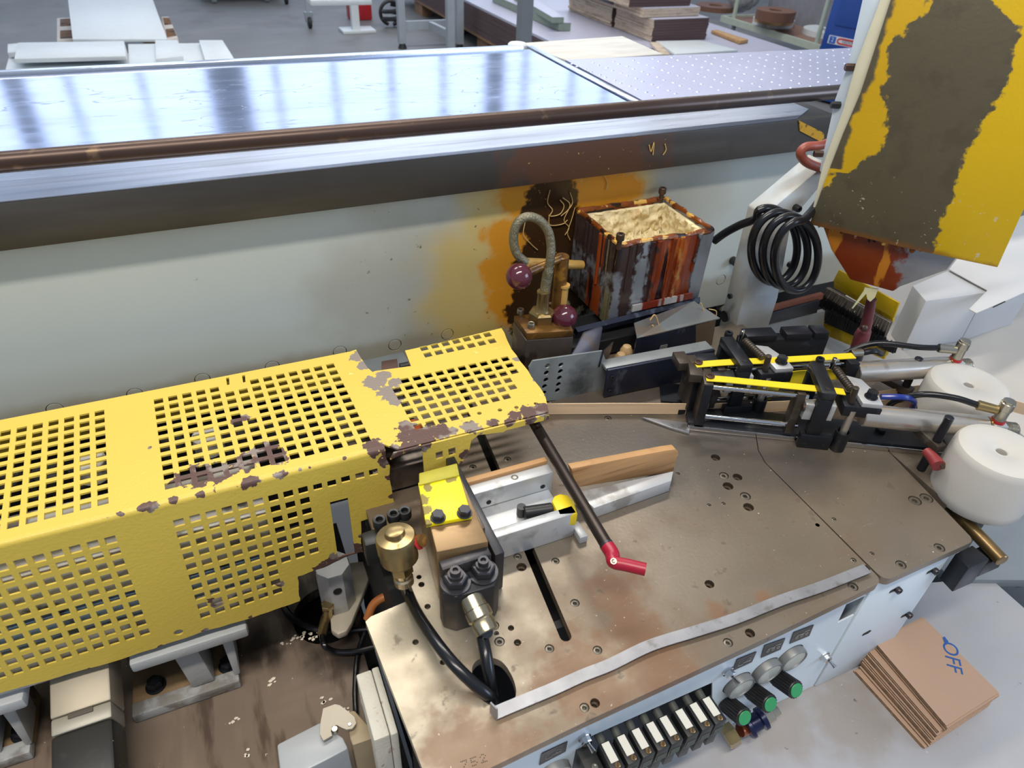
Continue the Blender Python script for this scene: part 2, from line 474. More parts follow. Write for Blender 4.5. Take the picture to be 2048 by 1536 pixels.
G().box(WF, (p[0] - .04, p[0] + .04), (p[1] - .04, p[1] + .04), (.03, 1.0)).build('post', m_white, t)
G().box(WF, (p[0] - .16, p[0] + .2), (p[1] - .1, p[1] + .14), (0, .03)).build('foot_plate', m_white, t, .004)
p = ZP(722, 50, 0)
t = thing('red_canister', 'red canister standing on the hall floor behind the steel post', 'canister', (p[0] + .1, p[1] + .35, 0))
G().box(WF, (p[0] - .06, p[0] + .2), (p[1] + .25, p[1] + .45), (0, .27)).build('can_body', m_red, t, .02)
G().box(WF, (p[0], p[0] + .12), (p[1] + .33, p[1] + .37), (.27, .31)).build('can_handle', m_red, t, .01)
p = ZP(752, 60, 0) + A3((.22, .1, 0))
g = G(); g.tube([(p[0] + .1 * math.cos(a), p[1] + .1 * math.sin(a), .05 + .012 * a) for a in np.linspace(0, 14, 44)], .022, 6, 3)
g.tube([(p[0] + .12 * math.cos(a), p[1] + .05, .14 + .12 * math.sin(a)) for a in np.linspace(-1.4, 4.4, 14)], .02, 6, 3)
tag(g.build('cable_coil', m_rubber), 'coil of black cable lying beside the white foot plate', 'cable')

t = thing('steel_trestle', 'grey steel trestle of square tube with low rails', 'trestle', (2.35, 7.2, 0))
a = ZP(805, 97, 0); c = ZP(937, 97, 0) - A3((.10, 0, 0)); b = ZP(901, 118, 0)
for q in (a, c, b):
    L = G().box(WF, (q[0] - .035, q[0] + .035), (q[1] - .035, q[1] + .035), (.05, 1.0)).build('post', m_gsteel, t)
    G().cyl((q[0], q[1], 0), (q[0], q[1], .05), .045, .03, 12).build('foot', m_rubber, L)
G().box(WF, (a[0], c[0]), (a[1] - .02, a[1] + .02), (.17, .25)).build('rail', m_gsteel, t)
g = G(); u = unit(b - (a * .5 + c * .5)); Fq = Fr((a * .5 + c * .5) + A3((0, 0, .2)), u); g.box(Fq, (0, np.linalg.norm(b - (a * .5 + c * .5))), (-.02, .02), (-.02, .05)); g.build('cross_rail', m_gsteel, t)
q = YP(1047, 88, 4.6)
t = thing('square_post', 'single grey square steel post in front of the dark board stack', 'post', (q[0], 4.6, 0))
G().box(WF, (q[0] - .04, q[0] + .04), (4.56, 4.64), (.01, 1.3)).build('post_tube', mat('grey_post', S(112, 118, 124), .45, 0, .05), t)
G().box(WF, (q[0] - .08, q[0] + .08), (4.52, 4.68), (0, .012)).build('post_foot', m_gsteel, t)

t = thing('panel_stack', 'long stack of dark edged white laminated panels on pallets', 'stack', (3.5, 6.5, 0))
nb = 12; hz = (.423 - .1716) / nb
for k in range(nb):
    dx = rnd.uniform(-.004, .004)
    G().box(WF, (2.766 + dx, 4.665 + dx), (4.76, 10.2), (.1716 + k * hz, .1716 + (k + 1) * hz - .0015)).build('panel', m_lav if k == nb - 1 else m_wenge, t)
for x in (2.82, 3.7, 4.5): G().box(WF, (x - .05, x + .05), (4.85, 10.1), (.142, .171)).build('pallet_board', m_pallet, t)
for x in (2.86, 3.7, 4.5):
    for y in (4.95, 6.0, 7.05, 8.1, 9.2): G().box(WF, (x - .06, x + .06), (y - .15, y + .15), (0, .142)).build('pallet_block', m_pallet, t)
m_green = mat('green_core_board', S(128, 140, 126), .6, 0, .06)
for zz, th, q, lb in ((.4865, .0625, ((985, -10), (1010, -10), (1142, 46), (1118, 46)), 'lower greenish strip lying on the white panel stack'),
                      (.530, .042, ((1028, -10), (1058, -10), (1128, 35), (1105, 35)), 'upper short greenish strip on top of the lower strip')):
    P = zs(q, zz)
    t = thing('board_strip', lb, 'strip', (P[2][0], P[2][1], zz - th), 'green cored board strips')
    G().prism([p - A3((0, 0, th - .001)) for p in P], (0, 0, th - .003)).build('core', m_green, t)
    G().prism(P, (0, 0, .002)).build('face', m_lav, t)

# cut chipboard blocks, each a pile of pieces with dark ends
def blockpile(x0, x1, y0, y1, z0, z1, n, label, dark):
    t = thing('block_pile', label, 'block', ((x0 + x1) / 2, (y0 + y1) / 2, z0), 'piles of cut chipboard pieces')
    x0, x1, y0, y1 = [v * 1.07 for v in (x0, x1, y0, y1)]; z0, z1 = 1.6 - (1.6 - z0) * 1.07 + .001, 1.6 - (1.6 - z1) * 1.07
    t.location = Vector(((x0 + x1) / 2, (y0 + y1) / 2, z0))
    h = (z1 - z0) / n
    for k in range(n):
        d = rnd.uniform(-.006, .006)
        o = G().box(WF, (x0 + d, x1 + d), (y0 + .004, y1), (z0 + k * h, z0 + (k + 1) * h - .0012)).build('board_piece', m_chip, t)
        if dark: G().box(WF, (x0 + d + .002, x1 + d), (y0, y0 + .0035), (z0 + k * h, z0 + (k + 1) * h - .0012)).build('dark_end', m_wenge, o)
        if k == n - 1: G().box(WF, (x0 + d, x1 + d), (y0 + .004, y1), (z1 - .001, z1 + .001)).build('top_face', m_lav, o)
blockpile(3.36, 3.87, 4.93, 5.50, .501, .655, 8, 'front chipboard pile with dark brown end faces', True)
blockpile(3.34, 3.86, 5.52, 6.3, .501, .66, 8, 'chipboard pile just behind the front dark ended pile', True)
blockpile(3.30, 3.82, 5.0, 5.45, .658, .72, 3, 'pale chipboard layer on top of the front pile', False)
blockpile(3.20, 3.76, 5.06, 6.2, .722, .84, 5, 'topmost dark brown chipboard pile cut by the top edge', True)
slab('white_offcut', ((1312, 82), (1400, 80), (1476, 100), (1350, 108)), .445, .019, m_white, 'white board offcut in front of the chipboard pile', 'offcut', 'white offcuts on the panel stack')
slab('white_offcut', ((1300, 84), (1318, 84), (1340, 108), (1322, 108)), .466, .02, m_chip, 'small chipboard offcut at the left end of the white offcut', 'offcut')
slab('wood_stick', ((1423, 60), (1434, 59), (1497, 79), (1480, 82)), .450, .025, mat('oak_stick', S(176, 138, 92), .6, 0, .15, 20), 'thin tan wooden stick on the grey panel end', 'stick')

# cart with edge band rolls, blue cabinet
m_cart = mat('cart_green_grey', S(176, 186, 172), .5, 0, .06)
t = thing('roll_cart', 'pale framed cart carrying edge band rolls beside blue cabinet', 'cart', (5.6, 6.0, 0))
G().box(WF, (5.50, 6.05), (5.28, 6.75), (.27, .3)).build('cart_shelf', mat('cart_shelf_wood', S(134, 104, 92), .6), t)
g = G(); g.box(WF, (5.47, 5.5), (5.28, 6.75), (.26, .32)); g.box(WF, (5.47, 6.05), (6.75, 6.78), (.26, .32)); g.build('cart_rail', m_cart, t)
for y in (5.36, 6.6):
    L = G().cyl((5.5, y, .2), (5.5, y, 1.3), .022, seg=10).build('post', m_cart, t)
    G().cyl((5.48, y, .06), (5.52, y, .06), .06, seg=16, ch=.008).build('wheel', m_rubber, L)
    G().box(WF, (5.47, 5.53), (y - .03, y + .03), (.11, .26)).build('caster_fork', m_gsteel, L)
G().box(WF, (6.06, 6.09), (5.3, 6.75), (.3, 1.2)).build('back_panel', mat('grey_panel', S(120, 120, 126), .7), t)
def roll(px, zb, r, h, M, label):
    c = ZP(*px, zb) + (A3((.2, .0, 0)) if r > .24 else A3((0, 0, 0)))
    g = G(); g.lathe(c, EZ, [(r * .35, 0), (r, 0), (r, h), (r * .38, h), (r * .35, h * .95), (r * .35, 0)], 32, cap=False)
    tag(g.build('edge_band_roll', M), label, 'roll', 'edge band rolls on the cart')
roll((1545, 50), .301, .21, .06, m_white, 'white roll at the bottom of the three roll pile')
roll((1546, 45), .362, .19, .05, mat('tan_roll', S(190, 156, 112), .5), 'tan roll in the middle of the three roll pile')
roll((1548, 40), .413, .19, .09, mat('brown_roll', S(116, 82, 66), .5), 'brown roll on top of the three roll pile')
roll((1625, 72), .301, .25, .05, m_white, 'wide flat white roll lying nearest the blue cabinet')
roll((1430, 20), .301, .22, .05, mat('brown_roll', S(116, 82, 66), .5), 'dark brown roll at the far left end of the cart')
g = G(); q = ZP(1495, 25, .3)
q[0] = min(q[0], 5.9)
for k in range(9): g.ball(q + A3((rnd.uniform(-.1, .1), rnd.uniform(-.1, .1), .08 + rnd.uniform(0, .1))), rnd.uniform(.07, .11), 10)
tag(g.build('bag', mat('clear_bag', S(150, 152, 156), .3, 0, .3, 20)), 'crumpled grey plastic bag behind the roll pile', 'bag')
t = thing('blue_cabinet', 'blue steel tool cabinet with a white and red sticker', 'cabinet', (5.2, 4.9, 0))
c0 = ZP(1640, 94, .42); d = unit(ZP(1740, 115, .42) - c0); Fc = Fr((c0[0], c0[1], 0), d)
G().box(Fc, (0, .8), (0, .3), (.02, 1.3)).build('cabinet_body', m_blue, t, .008)
def ccoord(px):
    h = hit(px, Fc.p(0, -.013, 0), Fc.v); i = Fc.inv(h); return i[0], i[2]
dz_ = ccoord((1668, 50)); G().box(Fc, (dz_[0], .76), (-.012, -.001), (dz_[1], 1.25)).build('door', m_blue, t, .004)
s0 = ccoord((1658, 70)); s1 = ccoord((1657, 87)); s2 = ccoord((1700, 92))
lx, lz0, lz1 = s0[0], s1[1], s0[1]
wid = .30
st = G().box(Fc, (lx, lx + wid), (-.004, -.001), (lz0, lz1)).build('sticker', mat('sticker_white', S(214, 216, 224), .4, 0, .0), t)
hh = lz1 - lz0
Fs = Fr(Fc.p(lx, -.005, (lz0 + lz1) / 2), Fc.u, (0, 0, 1), -Fc.v)
plate('emblem', [Fs.p(x, y, 0) for x, y in ((.010, -.42 * hh), (.066, -.42 * hh), (.066, .42 * hh), (.010, .42 * hh))], [], Fs, .001, mat('emblem_blue', S(40, 96, 180), .4, 0, 0), st)
text('emblem_mark', '2', Fr(Fs.p(.038, 0, .0012), Fs.u, Fs.v, Fs.w), hh * .7, mat('sticker_white', None), st)
ov = lambda k: [Fs.p(.183 + (.105 + k) * (1 if c > 0 else -1) * abs(c) ** .35, (.40 * hh + k) * (1 if s > 0 else -1) * abs(s) ** .6, 0) for c, s in [(math.cos(a), math.sin(a)) for a in np.linspace(.01, 2 * math.pi, 40)]]
plate('red_oval', ov(0), [ov(-.012)], Fs, .001, mat('sticker_red', S(196, 60, 60), .4, 0, 0), st)
text('lettering', 'GEDORE', Fr(Fs.p(.183, 0, .0005), Fs.u, Fs.v, Fs.w), hh * .50, mat('sticker_black', S(50, 54, 66), .4, 0, 0), st)

# ---------------------------------------------------------------- conveyor, beam, rod, machine panel
from mathutils import noise as mno
m_conv = mat('scratched_zinc', S(190, 200, 226), .14, 1.0, .1, 7, [(S(208, 212, 222), ('w', 6, (0, 0, .35), .004, (.6, 5, 1)), .35, None, .35),
             (S(120, 126, 150), ('w', 3.1, (0, 0, -.5), .0035, (.7, 3, 1)), .4, None, .5), (S(120, 128, 148), ('n', 30, .62, .75, (.5, 1.6, 1)), .4, None, .4)], rvar=.06, vst=(.5, 3, 1))
m_zinc = mat('dimpled_zinc', S(176, 180, 206), .36, .55, .04, 6)
m_alu = mat('bright_aluminium', S(214, 220, 230), .25, 1.0, .05)
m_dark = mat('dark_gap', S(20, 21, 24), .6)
CZ = 1.225
t = thing('conveyor_bed', 'wide scratched zinc sheet bed behind the round steel rod', 'conveyor', (0, 1.45, 0))
G().box(WF, (-1.3, .787), (1.165, 1.672), (CZ - .02, CZ)).build('bed_sheet', m_conv, t)
G().box(WF, (-1.3, .775), (1.676, 1.700), (CZ - .03, CZ + .006)).build('edge_rail', m_alu, t, .002)
G().box(WF, (-1.3, .83), (1.17, 1.69), (CZ - .5, CZ - .03)).build('bed_frame', m_dark, t)
G().box(WF, (.88, 1.15), (1.70, 1.84), (.0, 1.1695)).build('rear_support', m_dark, t)
G().box(WF, (.794, .812), (1.17, 1.70), (CZ - .02, CZ + .002)).build('joint_strip', m_alu, t, .001)
c = ZP(1036, 93, CZ)
G().lathe((c[0], c[1] + .004, CZ - .03), EZ, [(.024, 0), (.024, .034), (.02, .038), (0, .038)], 20).build('end_roller', m_white, t)
t = thing('dimpled_sheet', 'sheet metal bed with rows of raised dimples right of the joint', 'conveyor', (1.3, 1.35, 0))
P = [(.822, 1.17), (2.4, 1.17), (2.4, 1.47), (1.69, 1.50), (.826, 1.552)]
G().prism([(x, y, CZ - .02) for x, y in P], (0, 0, .02)).build('bed_sheet', m_zinc, t)
g = G()
for i in range(22):
    for j in range(13):
        x = .87 + i * .055 - (j % 2) * .004 - j * .004; y = 1.205 + j * .0255
        if y > 1.535 - (x - .82) * .055: continue
        g.lathe((x, y, CZ), EZ, [(.0046, 0), (.0034, .0010), (.0016, .0016), (0, .0017)], 8, cap=False)
g.build('dimples', m_zinc, t, kind='stuff')
m_pale = mat('pale_board', S(196, 194, 188), .6, 0, .14, 30, vst=(.3, 2, 1))
q = zs([(1040, 86), (1245, 72), (1326, 108), (1137, 122)], 1.19)
tag(G().prism([p - A3((0, 0, .019)) for p in q], (0, 0, .019)).build('pale_board', m_pale, None, .001), 'pale wooden board lying behind the dimpled sheet', 'board')

pst = [YP(x, y, 1.0) for x, y in ((1130, 330), (1200, 320), (1240, 330))]
m_beam = mat('dark_beam_steel', S(64, 60, 56), .42, .25, .16, 5, [
    (S(96, 92, 88), ('n', 3, .5, .66, (.4, 1, 3)), .5, .5, .5),
    (S(84, 50, 28), ('b', [(p[0], p[1], p[2], r) for p, r in zip(pst, (.10, .115, .07))], .9, 22, .35), .6, 0, .9),
    (S(206, 160, 80), ('*', ('b', [(pst[1][0], 1, pst[1][2], .15)], .5, 14, .3), ('n', 130, .66, .70)), .6, 0, .9),
    (S(40, 42, 46), ('n', 8, .58, .7), .5, None, .6)], rvar=.15, bump=.1, bs=60)
m_beamtop = mat('planed_beam_top', S(190, 196, 210), .30, 1.0, .16, 9, [(S(96, 100, 110), ('n', 9, .5, .62, (.1, 3, 1)), .4, None, .6), (S(110, 114, 122), ('g', (1, 0, 0), .35, -.35, .5, 3), .3, None, .5), (S(216, 220, 226), ('w', 5, (0, 0, .08), .003, (.3, 14, 1)), .3, None, .6),  # left end darkened in colour, as if mirroring the dim ceiling
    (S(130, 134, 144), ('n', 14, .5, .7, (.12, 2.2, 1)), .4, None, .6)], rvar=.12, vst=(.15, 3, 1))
t = thing('guide_beam', 'long dark steel beam with a polished top above white panel', 'beam', (0, 1.07, 1.168))
BT, BL = 1.232, 1.168
g = G(); g.prism([(-1.3, 1.0, BL), (1.13, 1.0, BL), (1.13, 1.16, BL), (-1.3, 1.16, BL)], (0, 0, BT - BL - .0015)); g.build('beam_body', m_beam, t, .0015)
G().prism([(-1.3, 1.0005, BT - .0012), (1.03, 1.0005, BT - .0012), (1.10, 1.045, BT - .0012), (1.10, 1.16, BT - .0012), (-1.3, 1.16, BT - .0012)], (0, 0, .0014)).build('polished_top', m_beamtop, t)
m_ystain = mat('yellow_stained_steel', S(96, 84, 50), .6, .2, .1, 8, [(S(196, 150, 30), ('n', 60, .40, .5), .6, 0)])
q = [YP(*p, .998) for p in ((1598, 241), (1648, 266), (1648, 287), (1600, 262))]
lab(G().prism(q, (0, .003, 0)).build('stained_corner', m_ystain, t), 'yellow stained corner plate')

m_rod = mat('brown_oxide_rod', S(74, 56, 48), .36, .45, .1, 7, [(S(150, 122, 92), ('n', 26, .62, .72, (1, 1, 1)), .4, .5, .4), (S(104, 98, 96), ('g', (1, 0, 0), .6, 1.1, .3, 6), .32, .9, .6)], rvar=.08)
t = thing('steel_rod', 'long brown round steel rod running above the beam top', 'rod', (0, 1.04, 1.2325))
G().box(WF, (-1.25, -1.2), (1.02, 1.06), (1.2325, 1.2565)).build('rod_holder', m_beam, t)
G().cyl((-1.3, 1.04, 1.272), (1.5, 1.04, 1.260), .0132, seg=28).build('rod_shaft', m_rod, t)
# brown round steel rod lying along the beam top', 'rod')

def pw(px, r, y=1.03): p = YP(px[0], px[1], y); return (p[0], p[1], p[2], r)
ylw = ('b', [pw((960, 560), .11), pw((1010, 470), .09), pw((1005, 580), .10), pw((1210, 385), .09), pw((1060, 420), .12), pw((1120, 470), .16), pw((960, 640), .06)], .55, 9, .42)
amb = ('b', [pw((1010, 470), .045), pw((1010, 545), .05), pw((1020, 600), .05), pw((1195, 385), .055), pw((1050, 400), .06), pw((1110, 440), .09), pw((1240, 380), .04)], .7, 24, .25)
drk = ('b', [pw((1085, 440), .045), pw((1105, 395), .05), pw((1115, 470), .06), pw((1090, 520), .06), pw((1060, 590), .04), pw((1045, 620), .035), pw((1130, 540), .08), pw((1070, 640), .05), pw((1180, 560), .07)], .5, 40, .09)
m_panel = mat('machine_white', S(190, 196, 190), .42, 0, .03, 3, [
    (S(166, 160, 142), ('b', [pw((840, 560), .16), pw((740, 600), .10), pw((1340, 360), .11)], 1.1, 6, .6), None, None, .55),
    (S(150, 140, 118), ('g', (0, 0, 1), .915, .885, .03, 14), .6, None, .75),
    (S(206, 176, 92), ylw, .35, None, .8), (S(212, 138, 20), amb, .25, None, .9), (S(46, 30, 20), drk, .25, None, .97),
    (S(210, 170, 100), ('*', ('b', [pw((1100, 420), .10)], .3, 10, .3), ('n', 140, .68, .71)), .5, None, .8),
    (S(80, 66, 48), ('*', ('b', [pw((940, 560), .22)], .4, 10, .4), ('n', 90, .68, .74)), .5, None, .8),
    (S(120, 116, 108), ('n', 60, .72, .78), None, None, .6)])
t = thing('machine_housing', 'tall white painted machine panel stained yellow and brown near glue pot', 'panel', (.3, 1.03, .84))
pl = [(895, 667), (790, 688), (680, 702), (545, 732), (405, 757), (270, 787), (110, 817)]
cen = [YP(x, y + 2, 1.03) for x, y in pl] + [YP(*p, 1.03) for p in ((1442, 560), (1452, 618))]
rr = .0125
plate('panel_sheet', [(-1.3, 1.03, .82), (1.42, 1.03, .82), (1.42, 1.03, 1.1675), (-1.3, 1.03, 1.1675)],
      [circ(c, EX, EZ, rr) for c in cen], Fr((0, 1.03, 0), EX, EZ, EY), .02, m_panel, t)
for c in cen: G().lathe(c + A3((0, .004, 0)), (0, -1, 0), [(rr - .0012, 0), (rr - .0012, .003), (rr - .002, .0036), (0, .0036)], 20).build('plug', m_panel, t)
G().box(WF, (-1.3, 1.42), (1.055, 1.10), (.5, 1.16)).build('panel_back', m_dark, t)
for p in ((1465, 520),):
    c = YP(*p, 1.029); bolt('bolt', c, (0, -1, 0), .009, .02, m_black, t)
# loose glue threads stuck to the panel and beam
m_thread = mat('glue_thread', S(212, 176, 110), .4, 0, .15, 60)
g = G()
TH = [[(1100, 380), (1095, 405), (1105, 420), (1100, 432), (1120, 428), (1128, 412), (1120, 400)], [(1125, 395), (1140, 410), (1128, 440), (1138, 455), (1130, 470)],
      [(1098, 430), (1100, 450), (1125, 448), (1135, 440)], [(1150, 415), (1143, 440), (1135, 465), (1140, 480)], [(1140, 385), (1145, 405), (1136, 420), (1122, 432)],
      [(1298, 290), (1302, 303), (1308, 285), (1306, 310)], [(1330, 288), (1332, 300), (1326, 310)], [(1205, 345), (1215, 365), (1212, 380)], [(1050, 445), (1047, 470), (1062, 488), (1075, 500)]]
for k, T_ in enumerate(TH):
    yy = .9985 if k in (5, 6) else 1.0275
    g.tube([YP(x, y, yy) for x, y in T_], .0009, 5, 5)
tag(g.build('glue_threads', m_thread, kind='stuff'), 'dried tan glue threads stuck behind the glue pot', 'glue')

# ---------------------------------------------------------------- glue pot
XW = lambda a, b: ('*', ('g', (1, 0, .03), a + .029, a + .035, .022, 70), ('g', (1, 0, .03), b + .035, b + .029, .022, 70))
YW = lambda a, b: ('*', ('g', (0, 1, 0), a - .003, a + .003, .012, 70), ('g', (0, 1, 0), b + .003, b - .003, .012, 70))
LWL = ('g', (1, 0, .03), .6205, .6195, .0, 10)
stv = (.55, .55, .09)
m_pot = mat('glue_stained_pot', S(58, 44, 42), .3, .15, .2, 16, [
    (S(30, 20, 22), ('n', 26, .5, .56, stv), .2, 0),
    (S(152, 156, 162), ('*', XW(.588, .604), ('g', (0, 0, 1), 1.05, 1.03, .06, 40)), .35, .6), (S(152, 156, 162), ('*', XW(.628, .652), ('n', 24, .47, .5, (.6, .6, .5))), .35, .6),
    (S(150, 154, 160), XW(.752, .80), .35, .6),
    (S(118, 50, 24), XW(.664, .748), .22, 0), (S(168, 84, 30), ('*', XW(.684, .752), ('n', 40, .5, .58, (.8, .8, .2))), .2, 0, .9), (S(176, 128, 66), ('*', XW(.712, .722), ('n', 60, .42, .5, (1, 1, .5))), .25, 0, .9),
    (S(34, 20, 24), ('*', XW(.60, .76), ('n', 34, .56, .60, (.8, .8, .1))), .2, 0),
    (S(120, 112, 82), ('*', LWL, YW(.872, .898)), .3, 0), (S(150, 66, 24), ('*', LWL, YW(.905, .955), ('n', 40, .42, .5, (1, 1, .12))), .22, 0), (S(40, 22, 22), ('*', LWL, ('n', 46, .55, .6, (1, 1, .1))), .2, 0)], bump=.8, bs=50, bst=(1, 1, .2), vst=stv)
m_rim = mat('amber_glue_rim', S(120, 62, 22), .22, 0, .3, 40, [(S(214, 168, 84), ('n', 46, .54, .6), .25), (S(40, 22, 16), ('n', 30, .56, .62), .2)], bump=.8, bs=90)
m_glue = mat('cream_glue', S(236, 220, 176), .45, 0, .10, 40, [(S(200, 150, 74), ('n', 36, .58, .72, (1, 1, .3)), .35, None, .75)], bump=.9, bs=150, sss=.15)
t = thing('glue_pot', 'open steel glue pot with cream glue inside and dripping brown sides', 'pot', (.685, .95, .95))
x0, x1, y0, y1, pz = .59, .782, .870, 1.022, 1.10
bl = YP(1213, 652, .872); br = YP(1396, 598, .872)
b0, b1, bz0, bz1 = bl[0] + .0, br[0], bl[2], br[2]
def wall(nm, q, th):   # 4 outer points (bottom a, bottom b, top b, top a) and an inward vector
    q = [A3(p) for p in q]; th = A3(th)
    o = G().hexa([q[0], q[1], q[1] + th, q[0] + th, q[3], q[2], q[2] + th, q[3] + th]).build(nm, m_pot, t, .0015)
    return o
wall('front_wall', [(b0, y0 + .002, bz0), (b1, y0 + .002, bz1), (x1, y0, pz), (x0, y0, pz)], (0, .008, 0))
wall('back_wall', [(b0, y1, bz0), (b1, y1, bz1), (x1, y1, pz), (x0, y1, pz)], (0, -.008, 0))
wall('left_wall', [(b0, y1 - .009, bz0), (b0, y0 + .011, bz0), (x0, y0 + .009, pz), (x0, y1 - .009, pz)], (.008, 0, 0))
wall('right_wall', [(b1, y0 + .011, bz1), (b1, y1 - .009, bz1), (x1, y1 - .009, pz), (x1, y0 + .009, pz)], (-.008, 0, 0))
# rim of dried glue: a lumpy ring
g = G(); ring = []
loop = [(x0 + .004, y0 + .004), (x1 - .004, y0 + .004), (x1 - .004, y1 - .004), (x0 + .004, y1 - .004)]
for k in range(4):
    a, b = A3(loop[k]), A3(loop[(k + 1) % 4])
    for s in np.linspace(0, 1, 12, endpoint=False): q = a + (b - a) * s; ring.append((q[0], q[1], pz + .001 + .0025 * mno.noise(Vector((q[0] * 60, q[1] * 60, 1)))))
g.tube(ring, lambda s: .0048 + .0007 * math.sin(s * 61) + .0005 * math.sin(s * 143), 8, 2, True)
g.build('glue_rim', m_rim, t)
g = G()                                         # lumpy glue lining the inside and pooled in the bottom
N = 48; fz = 1.04
def surf(f):
    V = [[g.b.verts.new(Vector(f(i / N, j / N))) for j in range(N + 1)] for i in range(N + 1)]
    for i in range(N):
        for j in range(N): g.b.faces.new((V[i][j], V[i + 1][j], V[i + 1][j + 1], V[i][j + 1]))
nz3 = lambda x, y, z: mno.noise(Vector((x * 70, y * 70, z * 40))) * .007 + mno.noise(Vector((x * 190, y * 190, z * 90))) * .006
xi0, xi1, yi0, yi1 = x0 + .009, x1 - .009, y0 + .009, y1 - .009
def fl(a, b): x = xi0 + (xi1 - xi0) * a; y = yi0 + (yi1 - yi0) * b; return (x, y, fz + 2.2 * nz3(x, y, 0))
surf(fl)
def vw(fx, nx, ny):
    def f(a, b):
        x, y = fx(a); z = fz - .01 + (pz - .004 - fz + .01) * b
        d = max(0, .003 + nz3(x, y, z)) * (1 if b < .97 else .2); return (x + nx * d, y + ny * d, z)
    surf(f)
vw(lambda a: (xi0 + (xi1 - xi0) * a, yi1), 0, -1); vw(lambda a: (xi0 + (xi1 - xi0) * a, yi0), 0, 1)
vw(lambda a: (xi0, yi0 + (yi1 - yi0) * a), 1, 0); vw(lambda a: (xi1, yi0 + (yi1 - yi0) * a), -1, 0)
lab(g.build('glue_fill', m_glue, t), 'lumpy cream coloured glue')
m_bolt = mat('brown_bolt', S(84, 66, 56), .4, .6, .2, 60)
for p, zb in (((1238, 492), pz), ((1322, 398), pz)):
    c = ZP(p[0], p[1], zb + .003); c[2] = zb - .002
    g = G(); g.cyl(c, c + A3((0, 0, .016)), .0042, seg=12); c2 = c + A3((0, 0, .016))
    g.lathe(c2, EZ, [(.0068, 0), (.007, .001), (.007, .010), (.006, .011), (.0035, .011), (.0032, .005), (0, .005)], 14)
    g.build('corner_bolt', m_bolt, t)
q = [YP(*p, .866) for p in ((1266, 612), (1385, 586), (1386, 597), (1264, 624))]
m_strip = mat('label_strip', S(186, 180, 176), .4, .3, .15, 50, [(S(110, 40, 24), ('n', 30, .46, .52, (1, 1, .05)), .3, 0)])
lb_ = G().prism(q, (0, .004, 0)).build('name_strip', m_strip, t)
drips = G()
for k in range(16):                             # runs of glue down the front and left side
    s = rnd.random(); L = rnd.uniform(.05, .13)
    if k < 9: xx = x0 + .02 + s * (x1 - x0 - .03); a = A3((xx, y0 - .001, pz)); b = a + A3(((bl[0] - x0) * L / .16, .001, -L))
    else: yy = y0 + .01 + s * .12; a = A3((x0 - .001, yy, pz)); b = a + A3(((bl[0] - x0) * L / .16, .0, -L))
    drips.tube([a, a * .6 + b * .4, b], lambda q, r=rnd.uniform(.0025, .0055): r * (1 - .3 * q) , 6, 4)
drips.build('glue_drips', m_pot, t, kind='stuff')

# ---------------------------------------------------------------- glue pump with hose and knobs
m_brz = mat('amber_stained_bronze', S(128, 92, 46), .32, .5, .2, 30, [(S(60, 36, 20), ('n', 26, .54, .62), .3, .1, .8), (S(176, 124, 50), ('n', 40, .58, .66), .3, .3, .7)])
m_brass = mat('brass', S(158, 138, 96), .28, .85, .12, 40, [(S(110, 88, 56), ('n', 60, .55, .66), .4, .7, .6)])
m_greybrown = mat('smeared_steel', S(98, 88, 82), .3, .5, .25, 14, [(S(44, 34, 32), ('n', 18, .5, .6, (1, 1, .5)), .25, .1), (S(150, 146, 142), ('n', 24, .6, .68), .3, .7, .7)])
t = thing('glue_pump', 'grimy glue pump block with bronze plate left of the glue pot', 'pump', (.46, .88, .9))
tz = .985
q = zs([(1054, 667), (1147, 661), (1128, 622), (1028, 631)], tz)
G().prism([p - A3((0, 0, .012)) for p in q], (0, 0, .012)).build('bronze_plate', m_brz, t, .001)
q2 = [p - A3((0, 0, .0125)) for p in q]; c = sum(q2) / 4; q2 = [c + (p - c) * 1.03 for p in q2]
G().prism([p - A3((0, 0, .075)) for p in q2], (0, 0, .0745)).build('pump_body', m_greybrown, t, .002)
for p in ((1041, 627), (1062, 655)):
    c = ZP(*p, tz); bolt('screw', c, EZ, .006, .009, mat('bright_screw', S(170, 164, 152), .3, .9, .1), t)
c = ZP(1083, 640, tz)
hexf = G().lathe(c, EZ, [(.0215, 0), (.0225, .002), (.0225, .016), (.019, .019), (0, .019)], 6, .3).build('hex_fitting', m_brass, t)
G().lathe(c + A3((0, 0, .019)), EZ, [(.013, 0), (.0105, .006), (.0095, .03), (.011, .033), (.011, .036), (0, .036)], 20).build('collar', m_brass, hexf)
yh = c[1] + .004
hp = [YP(x, y, yh + d) for x, y, d in ((1088, 598, 0), (1091, 575, 0), (1096, 545, 0), (1101, 515, 0), (1102, 490, .004), (1096, 462, .008), (1078, 440, .012), (1052, 434, .014), (1033, 450, .016), (1027, 480, .016), (1034, 508, .014), (1052, 525, .012))]
m_braid = mat('braided_steel', S(140, 134, 112), .4, .7, .2, 160, bump=1, bs=420, bst=(1, 1, .6))
G().tube(hp, lambda s: .0085 if s < .2 else .0072, 12, 6).build('braided_hose', m_braid, t)
m_cream = mat('glazed_cream', S(206, 164, 92), .3, .2, .15, 40)
G().cyl(YP(1052, 526, .925), YP(1165, 530, .935), .009, .008, 16, .001).build('cross_pipe', m_cream, t)
y1_ = .895
a, b = YP(1125, 511, y1_), YP(1118, 640, y1_); b = A3((a[0], a[1], tz - .02))
post = G().cyl(b, a, .0115, seg=18, ch=.001).build('post', m_brz, t)
m_knob = mat('maroon_ball', S(84, 34, 48), .16, 0, .04, coat=.4)
k1 = YP(1038, 553, .875)
arm = G().cyl(YP(1121, 517, .892), k1, .0062, .0075, 14).build('arm', m_brz, post)
